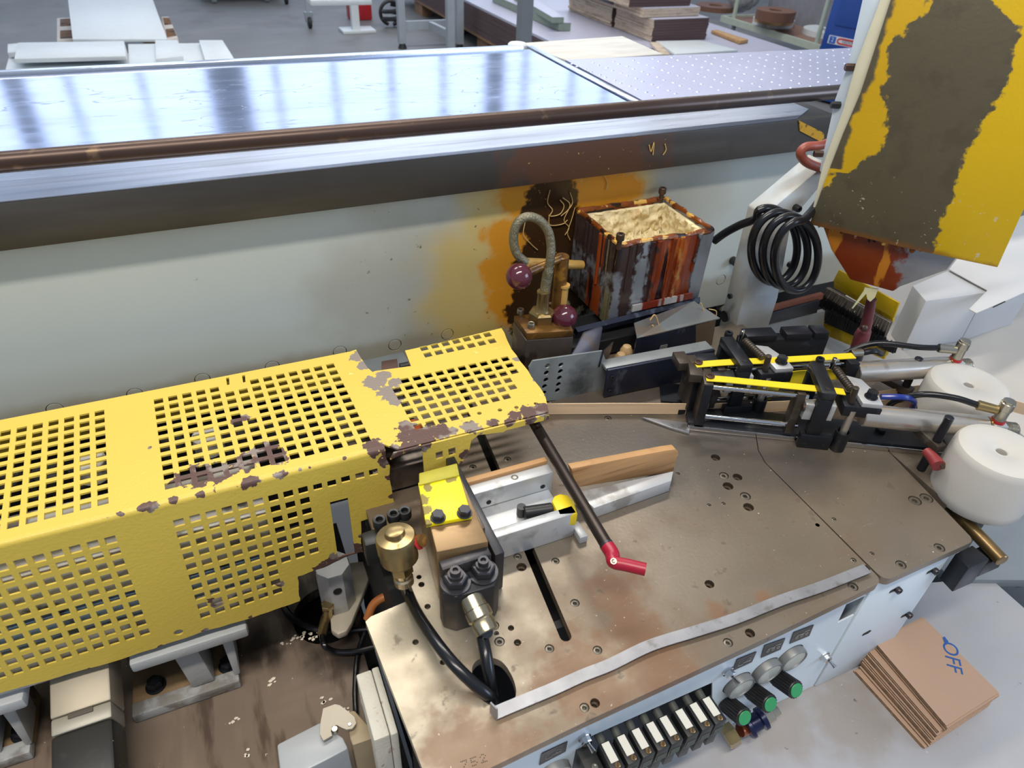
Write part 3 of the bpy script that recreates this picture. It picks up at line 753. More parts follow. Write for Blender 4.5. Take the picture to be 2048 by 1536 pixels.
lab(G().ball(k1, .0212, 28).build('ball_knob', m_knob, t), 'upper maroon ball knob')
a = YP(1129, 569, .888); k2 = YP(1129, 634, .86)
G().lathe((a[0], a[1], tz), EZ, [(.0075, 0), (.0075, a[2] - tz - .006), (.0095, a[2] - tz - .004), (.0095, a[2] - tz), (0, a[2] - tz)], 16).build('post', m_cream, t)
lab(G().ball(k2, .0215, 28).build('ball_knob', m_knob, t), 'lower maroon ball knob')
# side frames under the pot
m_ink = mat('ink_blue_steel', S(46, 50, 66), .35, .6, .3, 18, [(S(96, 104, 122), ('n', 30, .56, .64, (1, 1, .4)), .35, .6, .6), (S(40, 26, 20), ('n', 12, .56, .64), .4, .1, .8)])
t = thing('pot_tray', 'sloping sheet metal tray with dark skirt under the glue pot', 'tray', (.66, .83, .9))
q = [YP(1268, 646, .845), YP(1388, 602, .845), YP(1440, 636, .80), YP(1274, 676, .80)]
m_tray = mat('dusty_sheet', S(150, 152, 150), .35, .7, .12, 12, [(S(120, 104, 84), ('n', 14, .52, .64), .5, .3, .7)])
G().prism(q, (0, 0, -.002)).build('tray_sheet', m_tray, t)
q = [YP(*p, .80) for p in ((1274, 677), (1392, 652), (1391, 716), (1263, 737))]
sk = G().prism(q, (0, .003, 0)).build('skirt', m_ink, t)
q = [YP(*p, .797) for p in ((1322, 692), (1336, 689), (1331, 708), (1315, 711))]; G().prism(q, (0, .002, 0)).build('tag_plate', m_tray, sk, .0005)
q = [YP(*p, .80) for p in ((1392, 652), (1432, 640), (1424, 690), (1391, 700))]; G().prism(q, (0, .003, 0)).build('rust_panel', mat('rusty_panel', S(92, 74, 54), .6, .2, .2, 14), t)
q = [YP(1156, 664, .86), YP(1400, 604, .86), YP(1400, 594, .868), YP(1150, 655, .868)]
G().prism(q, (0, .004, -.012)).build('tray_lip', m_ink, t)
q = [YP(1170, 668, .84), YP(1205, 655, .84), YP(1195, 712, .80), YP(1145, 715, .80)]
G().prism(q, (0, .006, 0)).build('tray_side', m_ink, t)
g = G(); g.box(WF, (.50, .80), (.846, .93), (.905, .935)); g.build('tray_floor', m_dark, t)
g = G(); g.ball(YP(1240, 722, .81), .012, 10, 1.6); g.ball(YP(1252, 706, .815), .012, 10, 1.5); g.ball(YP(1250, 728, .808), .009, 10, 1.8)
lab(g.build('glue_lumps', mat('tan_glue', S(176, 146, 104), .6, 0, .25, 40), t), 'lumps of dried tan glue')
q = zs([(1352, 655), (1360, 640)], 1.0)
g = G(); g.tube([YP(x, y, .815) for x, y in ((1300, 640), (1310, 630), (1318, 655), (1312, 665), (1305, 650))], .0012, 5, 5)
g.tube([YP(x, y, .822) for x, y in ((1402, 606), (1412, 630), (1430, 634), (1432, 622), (1418, 618))], .001, 5, 5)
tag(g.build('glue_string', m_thread), 'thin dried glue strings lying on the tray sheet', 'glue')
m_grimy = mat('grimy_grey_steel', S(132, 138, 140), .4, .25, .2, 10, [(S(50, 54, 58), ('n', 9, .5, .66), .45, .5, .8), (S(146, 150, 150), ('n', 22, .6, .7, (1, 1, .5)), .35, .8, .5), (S(150, 100, 50), ('n', 18, .66, .72), .6, 0, .5)])
t = thing('perforated_plate', 'upright grey steel plate with two rows of round holes', 'plate', (.47, .765, .9))
pp = lambda x, y: YP(x, y, .765)
o_ = [pp(*p) for p in ((1066, 722), (1205, 702), (1212, 722), (1240, 730), (1212, 792), (1094, 802), (1062, 800), (1058, 735))]
h_ = [circ(pp(*p), EX, EZ, .0045, 14) for p in ((1095, 732), (1093, 746), (1092, 760), (1089, 773), (1088, 786), (1122, 730), (1121, 743), (1119, 756), (1117, 769), (1115, 781))]
plate('plate_sheet', o_, h_, Fr((0, .765, 0), EX, EZ, EY), .003, m_grimy, t)
q = [YP(1196, 734, .764), YP(1205, 702, .764), YP(1224, 684, .80), YP(1215, 715, .80)]
G().prism(q, (.003, 0, 0)).build('bent_fin', m_ink, t)
G().box(WF, (.405, .512), (.772, .776), (.903, .968)).build('hole_shade', m_dark, t)  # added dark sheet, makes the plate's holes read as shade
t = thing('angle_bar', 'dark steel angle bar running right from the perforated plate', 'bar', (.6, .735, .9))
F_ = Fr((.517, .742, .9), (.995, -.06, 0))
hb = YP(1213, 742, .742)[2] - .9
G().box(F_, (0, .20), (0, .006), (.002, hb)).build('bar_web', m_ink, t, .001)
G().box(F_, (0, .20), (.0062, .03), (hb - .006, hb)).build('bar_flange', m_grimy, t, .001)
for z in (.25, .75): c = F_.p(-.006, -.024, hb * z); bolt('bolt', F_.p(.008, -.0005, hb * z), (0, -1, 0), .004, .003, m_black, t)

# ---------------------------------------------------------------- column bracket, cable coil
m_cast = mat('white_casting', S(188, 196, 202), .5, 0, .05, 5, [(S(168, 156, 130), ('n', 7, .42, .6), .6, None, .6), (S(120, 108, 88), ('g', (0, 0, 1), .95, .89, .05, 20), .6, None, .6)], bump=.15, bs=80)
t = thing('column_bracket', 'white cast column bracket standing behind the black cable coil', 'bracket', (.88, .87, .86))
o_ = [YP(*p, .85) for p in ((1461, 696), (1530, 430), (1655, 325), (1664, 346), (1584, 440), (1556, 596), (1522, 700))]
hole = circ(YP(1452, 632, .85), EX, EZ, .001, 8)
plate('bracket_plate', o_, [], Fr((0, .85, 0), EX, EZ, EY), .046, m_cast, t, .003)
xs = YP(1530, 430, .85)[0]
for p, r in (((1452, 632), .011), ((1462, 592), .005)):
    c = XP(*p, YP(1463, 686, .85)[0] + .01 - .004)
    c = XP(*p, xs - .027 if p[1] > 600 else xs - .022)
    G().lathe(c, (-1, 0, .0), [(0, .004), (r * .86, .004), (r, .0045), (r, 0)], 18, cap=False).build('bore', m_dark, t)
for p in ((1590, 414), (1578, 528)):
    bolt('bolt', YP(*p, .8495), (0, -1, 0), .006, .012, m_black, t)
m_cable = mat('black_cable', S(22, 23, 28), .28, 0, .1)
pts = []
pts += [YP(x, y, v) for x, y, v in ((1428, 482, .90), (1450, 466, .885), (1480, 450, .86), (1510, 438, .835))]
for k in range(38):
    a = -1.9 + k / 37 * 6.0 * math.pi
    s = k / 37; cx = 1536 + 66 * s; cy = 488 + 25 * s
    pts.append(YP(cx + (52 - 3 * s) * math.cos(a), cy + 72 * math.sin(a), .825 - .045 * s + .006 * math.sin(a)))
pts += [YP(x, y, v) for x, y, v in ((1606, 440, .78), (1622, 424, .80), (1640, 400, .83))]
tag(G().tube(pts, .0071, 12, 5).build('cable_coil', m_cable), 'coiled thick black cable hanging in front of the white bracket', 'cable')
t = thing('slide_rail', 'black slide rail with a rusty bar behind the bracket', 'rail', (1.02, .93, .95))
q = [YP(*p, .93) for p in ((1536, 628), (1640, 600), (1634, 626), (1526, 652))]; G().prism(q, (0, .01, 0)).build('black_bar', m_black, t, .001)
q = [YP(*p, .935) for p in ((1540, 616), (1648, 588), (1645, 598), (1538, 627))]; G().prism(q, (0, .01, 0)).build('rust_bar', mat('rust_red', S(128, 72, 50), .6, .2, .15), t)
q = [YP(*p, .945) for p in ((1526, 654), (1650, 622), (1640, 720), (1505, 720))]; tag(G().prism(q, (0, .01, 0)).build('back_casting', m_cast), 'pale dusty casting below the black slide rail', 'casting')

# ---------------------------------------------------------------- glue hopper
ho = YP(1620, 445, .80); hn = unit((-.816, -.578, 0)); hu = unit((.578, -.816, 0))
FH = Fr(ho, hu, EZ, hn)
def hp_(x, y, back=0.0): return hit((x, y), ho - hn * back, hn)
def hc(x, y): i = FH.inv(hp_(x, y)); return i[0], i[1]
U, V = .30, .36
def nrm(pts): return sorted([((hc(x, y)[1]) / V, (hc(x, y)[0]) / U) for x, y in pts])
cl = nrm([(1700, 345), (1722, 320), (1760, 300), (1780, 240), (1768, 190), (1780, 90), (1800, 70), (1846, 30), (1858, -10)])
cl = [(0, cl[0][1] - .12), (cl[0][0] - .01, cl[0][1] - .08)] + cl
cr = nrm([(1870, 500), (1880, 450), (1905, 390), (1925, 320), (1960, 250), (2008, 185), (2030, 90), (2036, 50), (2000, 15)])
cr = [(0, cr[0][1] - .01)] + cr
u_, v_ = tuple(hu / U), (0, 0, 1 / V)
c0_ = [(0, 0), (.3, 0)] + nrm([(1683, 338), (1691, 289), (1704, 258), (1706, 230), (1722, 219), (1730, 187), (1749, 156), (1757, 129), (1763, 86), (1786, 20), (1792, -10)])
c0_[1] = (c0_[2][0] - .004, 0)
olive0 = ('-', ('c', tuple(ho), u_, v_, c0_, .05, 60, .01))
olive = ('*', ('c', tuple(ho), u_, v_, cl, .15, 70, .012), ('-', ('c', tuple(ho), u_, v_, cr, .10, 70, .008)))
lowl = ('*', ('g', (0, 0, 1), ho[2] + .062, ho[2] + .052, .008, 40), ('-', ('c', tuple(ho), u_, v_, cr, .10, 70, .008)))
m_hop = mat('hopper_yellow', S(222, 182, 8), .38, 0, .04, 5, [
    (S(206, 160, 20), ('-', ('c', tuple(ho), u_, v_, cl, .15, 70, .012)), .55, None, .6),
    (S(96, 88, 68), ('+', olive, lowl, olive0), .45, .1),
    (S(80, 70, 54), ('*', ('+', olive, lowl, olive0), ('n', 22, .5, .68)), .5, .1, .5),
    (S(216, 206, 180), ('*', ('g', (0, 0, 1), ho[2] + .13, ho[2] + .02, .05, 12), ('n', 120, .665, .68)), .5, 0, .9),
    (S(140, 84, 30), ('g', (0, 0, 1), ho[2] + .010, ho[2] + .0, .012, 50), .3, 0, .7)], bump=.15, bs=160)
t = thing('glue_hopper', 'large hopper cover of worn yellow paint and bare olive steel', 'hopper', (1.0, .72, 1.06))
o_ = [hp_(*p) for p in ((1620, 447), (1650, 362), (1687, 266), (1722, 184), (1790, -25), (2100, -25), (2100, 300), (1995, 533), (1800, 492))]
plate('front_cover', o_, [], Fr(ho, hu, EZ, hn), .004, m_hop, t, .001)
m_ivory = mat('ivory_edge', S(222, 216, 188), .4, 0, .05)
o_ = [hp_(*p) for p in ((1618, 447), (1650, 361), (1687, 265), (1722, 183), (1789, -25), (1770, -25), (1711, 129), (1686, 219), (1645, 332))]
G().prism([p - hn * .001 for p in o_], -hn * .008).build('side_flange', m_ivory, t, .001)
o_ = [hp_(*p) for p in ((1770, -25), (1728, -25), (1694, 129), (1667, 203), (1636, 345), (1640, 352), (1646, 332), (1687, 219), (1712, 129))]
G().prism([p - hn * .012 for p in o_], -hn * .004).build('side_cover', mat('cover_white', S(206, 218, 230), .4, 0, .04), t, .001)
for p in ((1706, 138), (1677, 214), (1642, 312)):
    c = hp_(*p); bolt('bolt', c - hn * .012, unit(-hu * .9 + hn * .5), .0055, .014, m_bolt if p[1] != 214 else m_black, t, False)
RU = hc(1800, 530)[0]
m_cone = mat('glue_smeared_cone', S(160, 160, 166), .35, .6, .08, 10, [
    (S(126, 50, 22), ('g', tuple(hu), np.dot(hu, ho) + RU + .006, np.dot(hu, ho) + RU - .006, .09, 26), .25, 0),
    (S(206, 130, 40), ('*', ('g', tuple(hu), np.dot(hu, ho) + RU + .03, np.dot(hu, ho) + RU - .02, .05, 26), ('n', 28, .57, .62, (1, 1, .3))), .25, 0, .9),
    (S(60, 24, 14), ('*', ('g', tuple(hu), np.dot(hu, ho) + .05, np.dot(hu, ho) + .02, .02, 26), ('n', 34, .5, .6, (1, 1, .6))), .2, 0, .8)], bump=.3, bs=60)
o_ = [hp_(*p, .012) for p in ((1645, 452), (1662, 500), (1700, 560), (1786, 584), (1800, 574), (1893, 541), (1914, 514), (1800, 480))]
lab(G().prism(o_, -hn * .09).build('outlet_cone', m_cone, t, .003), 'outlet smeared with red brown glue')
g = G()
for k in range(22):
    s = k / 21; c = hp_(1640 + 200 * s + rnd.uniform(-6, 6), 452 + 47 * s + rnd.uniform(-3, 5), .002); g.ball(c, rnd.uniform(.002, .005), 8, rnd.uniform(.7, 1.6))
g.build('glue_beads', m_rim, t, kind='stuff')
g = G()
for k in range(70):
    a, b = rnd.random() ** 1.4, rnd.random() ** 1.5
    c = FH.p(.012 + .15 * a, .012 + .10 * b + .05 * a * b, .0002); r_ = rnd.uniform(.0008, .0026); th_ = rnd.uniform(0, 6)
    P = [c + r_ * (hu * math.cos(th_ + q) * (1.0 if k % 3 else 2.0) + EZ * math.sin(th_ + q) * .7) for q in (0, 1.2, 2.5, 4.0, 5.1)]
    g.prism(P, hn * .0006)
lab(g.build('glue_flecks', mat('fleck_cream', S(214, 200, 160), .5, 0, .2, 60), t, kind='stuff'), 'cream glue flecks')
P = [hp_(*p) for p in ((1712, 443), (1719, 441), (1722, 447), (1716, 451), (1711, 449))]
lab(G().prism(P, hn * .0008).build('red_fleck', m_red, t), 'small red fleck')
m_drip = mat('ivory_drip', S(230, 224, 178), .35, 0, .04, sss=.2)
g = G(); g.prism([hp_(*p, .02) for p in ((1730, 574), (1757, 577), (1750, 594), (1741, 602), (1735, 597), (1733, 586), (1706, 616), (1704, 615), (1728, 580))], hn * .003)
lab(g.build('glue_drip', m_drip, t), 'hanging ivory glue drip')
m_pink = mat('maroon_plastic', S(116, 58, 62), .4, 0, .06)
tag(G().tube([YP(x, y, .84) for x, y in ((1662, 284), (1640, 291), (1612, 294), (1601, 306), (1610, 322), (1632, 333), (1660, 340))], .0075, 12, 6).build('red_cable', mat('red_cable', S(150, 74, 56), .4, 0, .06)), 'red brown cable loop sticking out left of the hopper', 'cable')

# ---------------------------------------------------------------- brushes, lever, white covers on the right
m_yel = mat('bracket_yellow', S(206, 170, 12), .4, .1, .08, 8, [(S(120, 98, 20), ('n', 14, .54, .66), .5, None, .6)])
m_bris = mat('black_bristles', S(24, 22, 22), .8, 0, .35, 160, vst=(1, 1, .2))
m_brist = mat('grey_bristles', S(136, 124, 112), .8, 0, .3, 160, vst=(1, 1, .2))
bo = YP(1668, 566, .99); n_ = ray(1668, 566); m2 = ray(1785, 645)
bd = unit(np.cross(np.cross(n_, m2), EZ)); bd = bd if bd[0] > 0 else -bd
bn = unit(np.cross(bd, EZ)); bn = bn if bn[1] < 0 else -bn
def bp(x, y, off=0): return hit((x, y), bo + bn * off, bn)
def brush(label, top, lip, bolts, bris, off):
    t = thing('brush_guard', label, 'brush', tuple(bp(*lip[0], off)), 'yellow brush guards')
    G().prism([bp(*p, off) for p in top], -bn * .005).build('yellow_bracket', m_yel, t, .001)
    G().prism([bp(*p, off + .006) for p in lip], bn * .006).build('bracket_lip', m_yel, t, .001)
    for p in bolts: bolt('bolt', bp(*p, off), bn, .006, .006, m_black, t, False)
    for nm, q, M, o2 in bris:
        A = [bp(*p, off) for p in q]; g = G(); n = 46
        for k in range(n):
            s = k / (n - 1); a = A[0] + (A[1] - A[0]) * s; b = A[3] + (A[2] - A[3]) * s
            j = A3((rnd.uniform(-.003, .003), rnd.uniform(-.003, .003), 0))
            for w in (0, .006): g.cyl(a - bn * (.001 + w) , b + j - bn * (.0 + w * .6) + (b - a) * rnd.uniform(-.12, .1), .0021, .0014, 5)
        g.build(nm, M, t, kind='stuff')
brush('upper yellow brush bracket with long bristles below the hopper', ((1681, 539), (1801, 605), (1790, 636), (1669, 562)), ((1668, 564), (1786, 633), (1785, 645), (1667, 575)), ((1691, 561), (1774, 616)),
      (('bristles', ((1660, 575), (1785, 643), (1772, 672), (1646, 592)), m_brist, 0), ('dark_bristles', ((1650, 590), (1775, 664), (1768, 690), (1640, 612)), m_bris, 0)), 0)
brush('lower yellow brush bracket with black bristles above it', ((1652, 640), (1777, 698), (1771, 718), (1640, 664)), ((1646, 656), (1776, 700), (1772, 712), (1642, 668)), ((1668, 652), (1751, 704)),
      (('bristles', ((1655, 645), (1790, 705), (1797, 690), (1660, 618)), m_bris, 0),), -.012)
cl_ = YP(1712, 705, .80); ct = YP(1742, 600, .72)
t = thing('clamp_lever', 'tall maroon clamping lever standing under the hopper drip', 'lever', tuple(YP(1708, 715, .72)))
P = [YP(x, y, .72) for x, y in ((1743, 598), (1737, 630), (1731, 655), (1724, 672), (1716, 695))]
G().tube(P, lambda s: .0085 + .0035 * s + (.003 if s > .55 else 0) * (1 - abs(s - .75) * 2), 14, 6).build('lever_arm', m_pink, t)
G().cyl(YP(1716, 695, .72), YP(1706, 724, .72), .013, .015, 18, .002).build('lever_hub', m_black, t)
G().lathe(YP(1729, 656, .707), (-.3, -.8, .4), [(.0055, -.004), (.0055, .002), (.004, .003), (0, .003)], 14).build('screw', m_bolt, t)

m_cover = mat('cover_sheet_white', S(204, 204, 204), .4, 0, .03, 4)
DZ = .70
P0 = ZP(1808, 701, DZ); z1 = YP(1852, 602, P0[1])[2]
t = thing('side_cover', 'white sheet metal cover box at the right behind the rollers', 'cover', (1.6, .95, DZ))
q = zs([(1852, 602), (1972, 585), (1895, 541), (1825, 571)], z1)
G().prism(q, (0, 0, DZ - z1)).build('low_box', m_cover, t, .002)
q = zs([(1973, 585), (2075, 555), (2075, 440), (1960, 470), (1896, 541)], z1)
G().prism(q, (0, 0, DZ - z1)).build('high_box', m_cover, t, .002)
q = zs([(1897, 540), (1974, 582), (1937, 620), (1952, 628), (2012, 603), (2085, 570), (2085, 420), (1960, 460)], z1 + .004)
G().prism(q, (0, 0, .003)).build('lid', m_cover, t, .001)
q = zs([(1985, 614), (2010, 602), (2011, 604), (1986, 616)], z1 + .0075); G().prism(q, (0, 0, .0005)).build('slot', m_dark, t)
t = thing('side_deck', 'pale flat deck at the right behind the white rollers', 'deck', (1.6, .8, DZ))
e0, e1 = ZP(1940, 775, DZ), ZP(2048, 872, DZ)
q = [A3((1.02, .60, DZ)), e0, e1, e1 + (e1 - e0) * 2, A3((2.6, 1.25, DZ)), A3((1.46, 1.25, DZ)), A3((1.44, 1.02, DZ)), A3((1.02, 1.02, DZ))]
G().prism([p - A3((0, 0, .02)) for p in q], (0, 0, .02)).build('deck_sheet', mat('deck_cream', S(186, 182, 176), .4, 0, .03), t, .001)
m_grey2 = mat('grey_machine', S(122, 130, 138), .4, 0, .06)
q = [e0 - A3((.0, 0.0, .05)), e1 - A3((0, 0, .05)), e1 + (e1 - e0) * 2 - A3((0, 0, .05)), A3((1.9, .0, DZ - .05)), A3((1.02, .36, DZ - .05)), A3((1.02, .6, DZ - .05))]
tag(G().prism(q, (0, 0, -.02)).build('grey_ledge', m_grey2, None, .002), 'grey lower ledge at the right edge beneath the rollers', 'ledge')

# ---------------------------------------------------------------- machine table
def zb(lst, z=TZ): return [(*ZP(x, y, z)[:2], z, r) for x, y, r in lst]
m_table = mat('worn_steel_table', S(126, 115, 101), .36, .5, .12, 5, [
    (S(176, 166, 146), ('+', ('b', zb([(880, 1400, .13), (790, 1270, .10), (1050, 1320, .09), (900, 1180, .07)]), .9, 9, .6)), None, .4, .8),
    (S(104, 86, 68), ('n', 7, .44, .64), .46, .25, .7), (S(118, 80, 50), ('b', zb([(1440, 1225, .014), (1530, 1195, .012), (1230, 1180, .03), (1270, 1260, .03), (1170, 1350, .05), (1300, 1330, .05), (950, 1510, .05)]), 1.1, 40, .5), .6, .1, .6),
    (S(104, 100, 96), ('b', zb([(1450, 900, .09), (1250, 880, .12), (1580, 930, .06)]), .8, 10, .6), .3, .7, .7),
    (S(190, 184, 174), ('w', 9, (0, 0, .7), .0015, (.5, 6, 1)), .3, .6, .18), (S(214, 206, 196), ('n', 210, .70, .72), .6, 0, .7), (S(70, 50, 36), ('n', 40, .62, .7), .6, .1, .5)],
    rvar=.16, bump=.08, bs=200)
m_bore = mat('bore_brown', S(66, 52, 38), .6, .3, .1, 30)
m_screw = mat('dull_screw', S(118, 112, 102), .4, .7, .15, 60)
m_sock = mat('socket_dark', S(26, 24, 22), .6)
HOLES = [(838, 1154, 5), (843, 1169, 6), (855, 1213, 6), (831, 1284, 6), (886, 1324, 6), (1043, 1134, 10), (1022, 1256, 6), (1035, 1285, 7), (1419, 1168, 9), (1190, 1406, 9), (1500, 1266, 9),
         (1431, 915, 9), (1475, 954, 9), (1456, 972, 10), (1497, 1014, 10)]
SCREWS = [(1111, 1122, 8), (1150, 1206, 9), (988, 1251, 10), (993, 1267, 5), (999, 1283, 10), (1099, 1297, 9), (1195, 1300, 9), (1015, 918, 7), (946, 934, 7), (1035, 1113, 8), (1169, 1415, 9), (1456, 1285, 9), (1706, 1173, 9),
          (1448, 951, 9), (1491, 992, 10), (1418, 1010, 4), (1447, 1007, 4), (1356, 947, 4), (1216, 836, 7), (1707, 1120, 5)]
SCREWS2 = [(1830, 1001, 11), (1853, 996, 11), (1879, 1095, 9), (1802, 1129, 9), (1744, 1107, 4), (1635, 1050, 4), (1668, 1038, 4)]
def prad(px, r, z=TZ): return r * np.linalg.norm(ZP(px[0], px[1], z) - CAM) / FPX
seamA = [(.665, .296), (.668, .523), (.676, .548), (.693, .574), (.70, .86)]
def rc(cx, cy, r, a0, a1, n=6): return [(cx + r * math.cos(a), cy + r * math.sin(a)) for a in np.linspace(a0, a1, n)]
hl = lambda pts, z=TZ: [tuple(ZP(x, y, z)[:2]) for x, y in pts]
T1 = rc(.081, .287, .012, math.pi, 1.5 * math.pi) + [(.166, .279), (.234, .282), (.314, .284), (.488, .289)] + rc(.653, .308, .012, 1.5 * math.pi, 2 * math.pi) + [(x - .0006, y) for x, y in seamA[1:]]
T1 += [(.10, .86), (.098, .60)] + hl([(812, 1125), (817, 1201), (742, 1233), (731, 1243)])
T1 = [A3((x, y, TZ)) for x, y in T1]
s0, s1 = ZP(962, 871, TZ), ZP(1131, 1272, TZ); sd = unit(s1 - s0); sn = A3((-sd[1], sd[0], 0)); sw = .0068
s0 = s0 - sd * .12
slot = [s0 - sn * sw] + [s1 + sd * 0 + (sn * math.sin(a) + sd * math.cos(a)) * sw for a in np.linspace(-math.pi / 2, math.pi / 2, 9)] + [s0 + sn * sw]
oval = catmull(zs([(944, 1338), (955, 1320), (978, 1315), (1003, 1323), (1022, 1348), (1032, 1378), (1028, 1400), (1008, 1413), (985, 1412), (963, 1398), (950, 1372)], TZ), 4, True)
endov = zs([(1722, 1131), (1734, 1130), (1741, 1137), (1738, 1145), (1728, 1148), (1712, 1148)], TZ)
hh_ = [circ(ZP(x, y, TZ), EX, EY, prad((x, y), r), 18) for x, y, r in HOLES]
sc_ = [circ(ZP(x, y, TZ), EX, EY, prad((x, y), r), 18) for x, y, r in SCREWS]
t = thing('machine_table', 'large brownish worn steel machine table with bolt holes and long slot', 'table', (.37, .55, TZ - .012))
plate('table_plate', T1, hh_ + sc_ + [slot, oval, endov], WF, .012, m_table, t, at=TZ - .012)
def screws(lst, par):
    for x, y, r in lst:
        c = ZP(x, y, TZ); R = prad((x, y), r)
        g = G(); g.lathe(c - A3((0, 0, .007)), EZ, [(R * .98, 0), (R * .98, .0025), (R * .93, .0030), (R * .84, .0060), (R * .5, .0064), (R * .42, .0062), (R * .40, .002), (0, .002)], 18)
        s = g.build('screw', m_screw, par)
    return
screws(SCREWS, t)
for (x, y, r) in HOLES:
    c = ZP(x, y, TZ); R = prad((x, y), r)
    G().lathe(c - A3((0, 0, .012)), EZ, [(0, .001), (R * .55, .001), (R * .6, .004), (R * .995, .005), (R * .995, .0105)], 18, cap=False).build('counterbore', m_bore, t)
# dotted stamp near the front left corner
D7 = {'7': ['1111', '0001', '0010', '0100', '0100'], '5': ['1111', '1000', '1110', '0001', '1110'], '2': ['0110', '1001', '0010', '0100', '1111']}
g = G(); q0 = ZP(924, 1531, TZ); q1 = ZP(962, 1518, TZ); ud = unit(q1 - q0); vd = A3((-ud[1], ud[0], 0)); pit = .0017
for k, chx in enumerate('752'):
    for r_, row in enumerate(D7[chx]):
        for c_, b_ in enumerate(row):
            if b_ == '1': g.lathe(q0 + ud * (k * 5.6 + c_) * pit + vd * (2 - r_) * pit * 1.05 + A3((0, 0, .0001)), EZ, [(.0006, 0), (.0005, .00025), (0, .0003)], 6)
lab(g.build('stamped_number', m_sock, t), 'dotted stamped number 752')
T2 = [A3((x, y, TZ)) for x, y in [(.6675, .31)] + rc(.6795, .308, .012, math.pi, 1.5 * math.pi) + rc(.824, .311, .012, 1.5 * math.pi, 2 * math.pi) + [(.8635, .466), (.876, .55), (.885, .86)] + [(x + .0008, y) for x, y in seamA[1:][::-1]]]
t2 = thing('end_table', 'right end plate of the brown steel table beyond the seam', 'table', (.76, .5, TZ - .012))
plate('table_plate', T2, [circ(ZP(x, y, TZ), EX, EY, prad((x, y), r), 18) for x, y, r in SCREWS2], WF, .012, m_table, t2, at=TZ - .012)
screws(SCREWS2, t2)
T3 = [A3((x, y, TZ)) for x, y in [(.8595, .362), (.93, .372), (.98, .47), (1.02, .53), (1.02, .66), (.90, .70), (.8865, .70), (.8775, .55), (.8655, .466)]]
t3 = thing('outer_table', 'narrow grey steel plate right of the dark table joint', 'table', (.93, .5, TZ - .012))
plate('table_plate', T3, [], WF, .012, m_table, t3, at=TZ - .012)
m_body = mat('machine_body_white', S(196, 204, 208), .45, 0, .04)
t = thing('table_base', 'machine base body with darkened inside carrying the steel table', 'base', (.4, .55, .5))
G().box(WF, (.10, .80), (.42, .82), (.45, .84)).build('base_body', m_dark, t)  # coloured dark to stand for the unlit inside below slot and holes
G().box(WF, (.845, 1.0), (.47, .70), (.5, .79)).build('side_body', m_grey2, t)

# loose bent steel strip on the table
pts = [ZP(x, y, TZ + .004) for x, y in ((988, 1428), (1045, 1404), (1110, 1377), (1165, 1352), (1221, 1330), (1300, 1292), (1392, 1263), (1470, 1238), (1563, 1201), (1640, 1175), (1734, 1138))]
m_galv = mat('galvanised_strip', S(150, 150, 154), .4, .6, .16, 30, [(S(120, 116, 110), ('n', 50, .55, .68, (1, 1, 1)), .45, .8, .7)])
t = thing('steel_strip', 'loose bent galvanised steel strip lying along the table front', 'strip', tuple(pts[0]))
G().ribbon(pts, None, (0, 0, 1), .0135, .0016, 6).build('strip_band', m_galv, t)
e = pts[0]; G().prism([e + A3((-.002, .004, 0)), e + A3((.002, -.006, 0)), e + A3((.002, -.004, .017)), e + A3((-.002, .004, .019))], (-.0015, -.0008, 0)).build('turned_end', m_galv, t)

# ---------------------------------------------------------------- yellow perforated guard
GZ = 1.0
zp = lambda x, y: ZP(x, y, GZ)
FY = .647
fy = lambda x, y: YP(x, y, FY)
gch = [(x, y, r) for x, y, r in ((490, 925, .016), (530, 905, .020), (555, 915, .013), (400, 950, .020), (440, 945, .018), (370, 955, .013), (350, 965, .008), (475, 840, .010), (490, 836, .007),
       (750, 765, .016), (775, 785, .014), (790, 800, .012), (765, 752, .012), (730, 730, .012), (715, 712, .012), (790, 765, .010),
       (750, 893, .014), (820, 870, .018), (815, 855, .013), (850, 868, .016), (880, 862, .014), (905, 862, .008), (940, 853, .012), (1035, 718, .006), (1030, 830, .010), (1060, 824, .014), (1085, 820, .014), (985, 845, .008),
       (300, 1012, .008), (285, 1015, .006), (345, 1002, .006), (400, 988, .006), (430, 985, .005), (500, 966, .011), (475, 975, .005), (560, 950, .008), (215, 1036, .004), (240, 1030, .005), (600, 939, .003), (620, 934, .003), (690, 915, .003),
       (1070, 760, .004), (1095, 790, .005), (700, 870, .003), (300, 895, .003), (565, 985, .0))]
fch = [(*fy(x, y)[:1], FY, fy(x, y)[2], r) for x, y, r in ((770, 920, .010), (780, 950, .007), (783, 990, .005), (435, 1205, .008), (420, 1198, .005), (785, 1020, .006), (700, 1102, .018), (670, 1118, .014), (640, 1135, .010), (560, 1165, .006), (500, 1232, .004), (410, 1258, .005), (320, 1290, .004), (180, 1335, .004), (720, 1070, .004), (720, 1095, .007))]
fch += [(*YP(x, y, .636)[:1], .636, YP(x, y, .636)[2], r) for x, y, r in ((790, 905, .012), (820, 895, .014), (850, 885, .010), (935, 905, .012), (925, 925, .010), (1060, 835, .010), (1020, 843, .008), (840, 935, .004), (960, 865, .006))]
m_gy = mat('guard_yellow', S(214, 186, 78), .45, 0, .04, 3, [
    (S(138, 126, 118), ('b', [(*zp(x, y)[:2], GZ, r) for x, y, r in gch if r > 0] + fch, .9, 110, .05), .5, .15),
    (S(92, 68, 62), ('*', ('b', [(*zp(x, y)[:2], GZ, r) for x, y, r in gch if y > 815 and r > 0] + fch, .9, 110, .05), ('n', 30, .42, .5)), .5, .15),
    (S(236, 226, 150), ('*', ('g', (1, 0, 0), .02, .08, .05, 10), ('n', 90, .68, .71, (1, 1, 2))), .5, 0, .7), (S(150, 128, 40), ('n', 110, .73, .76), .5, 0, .6)], bump=.25, bs=240)
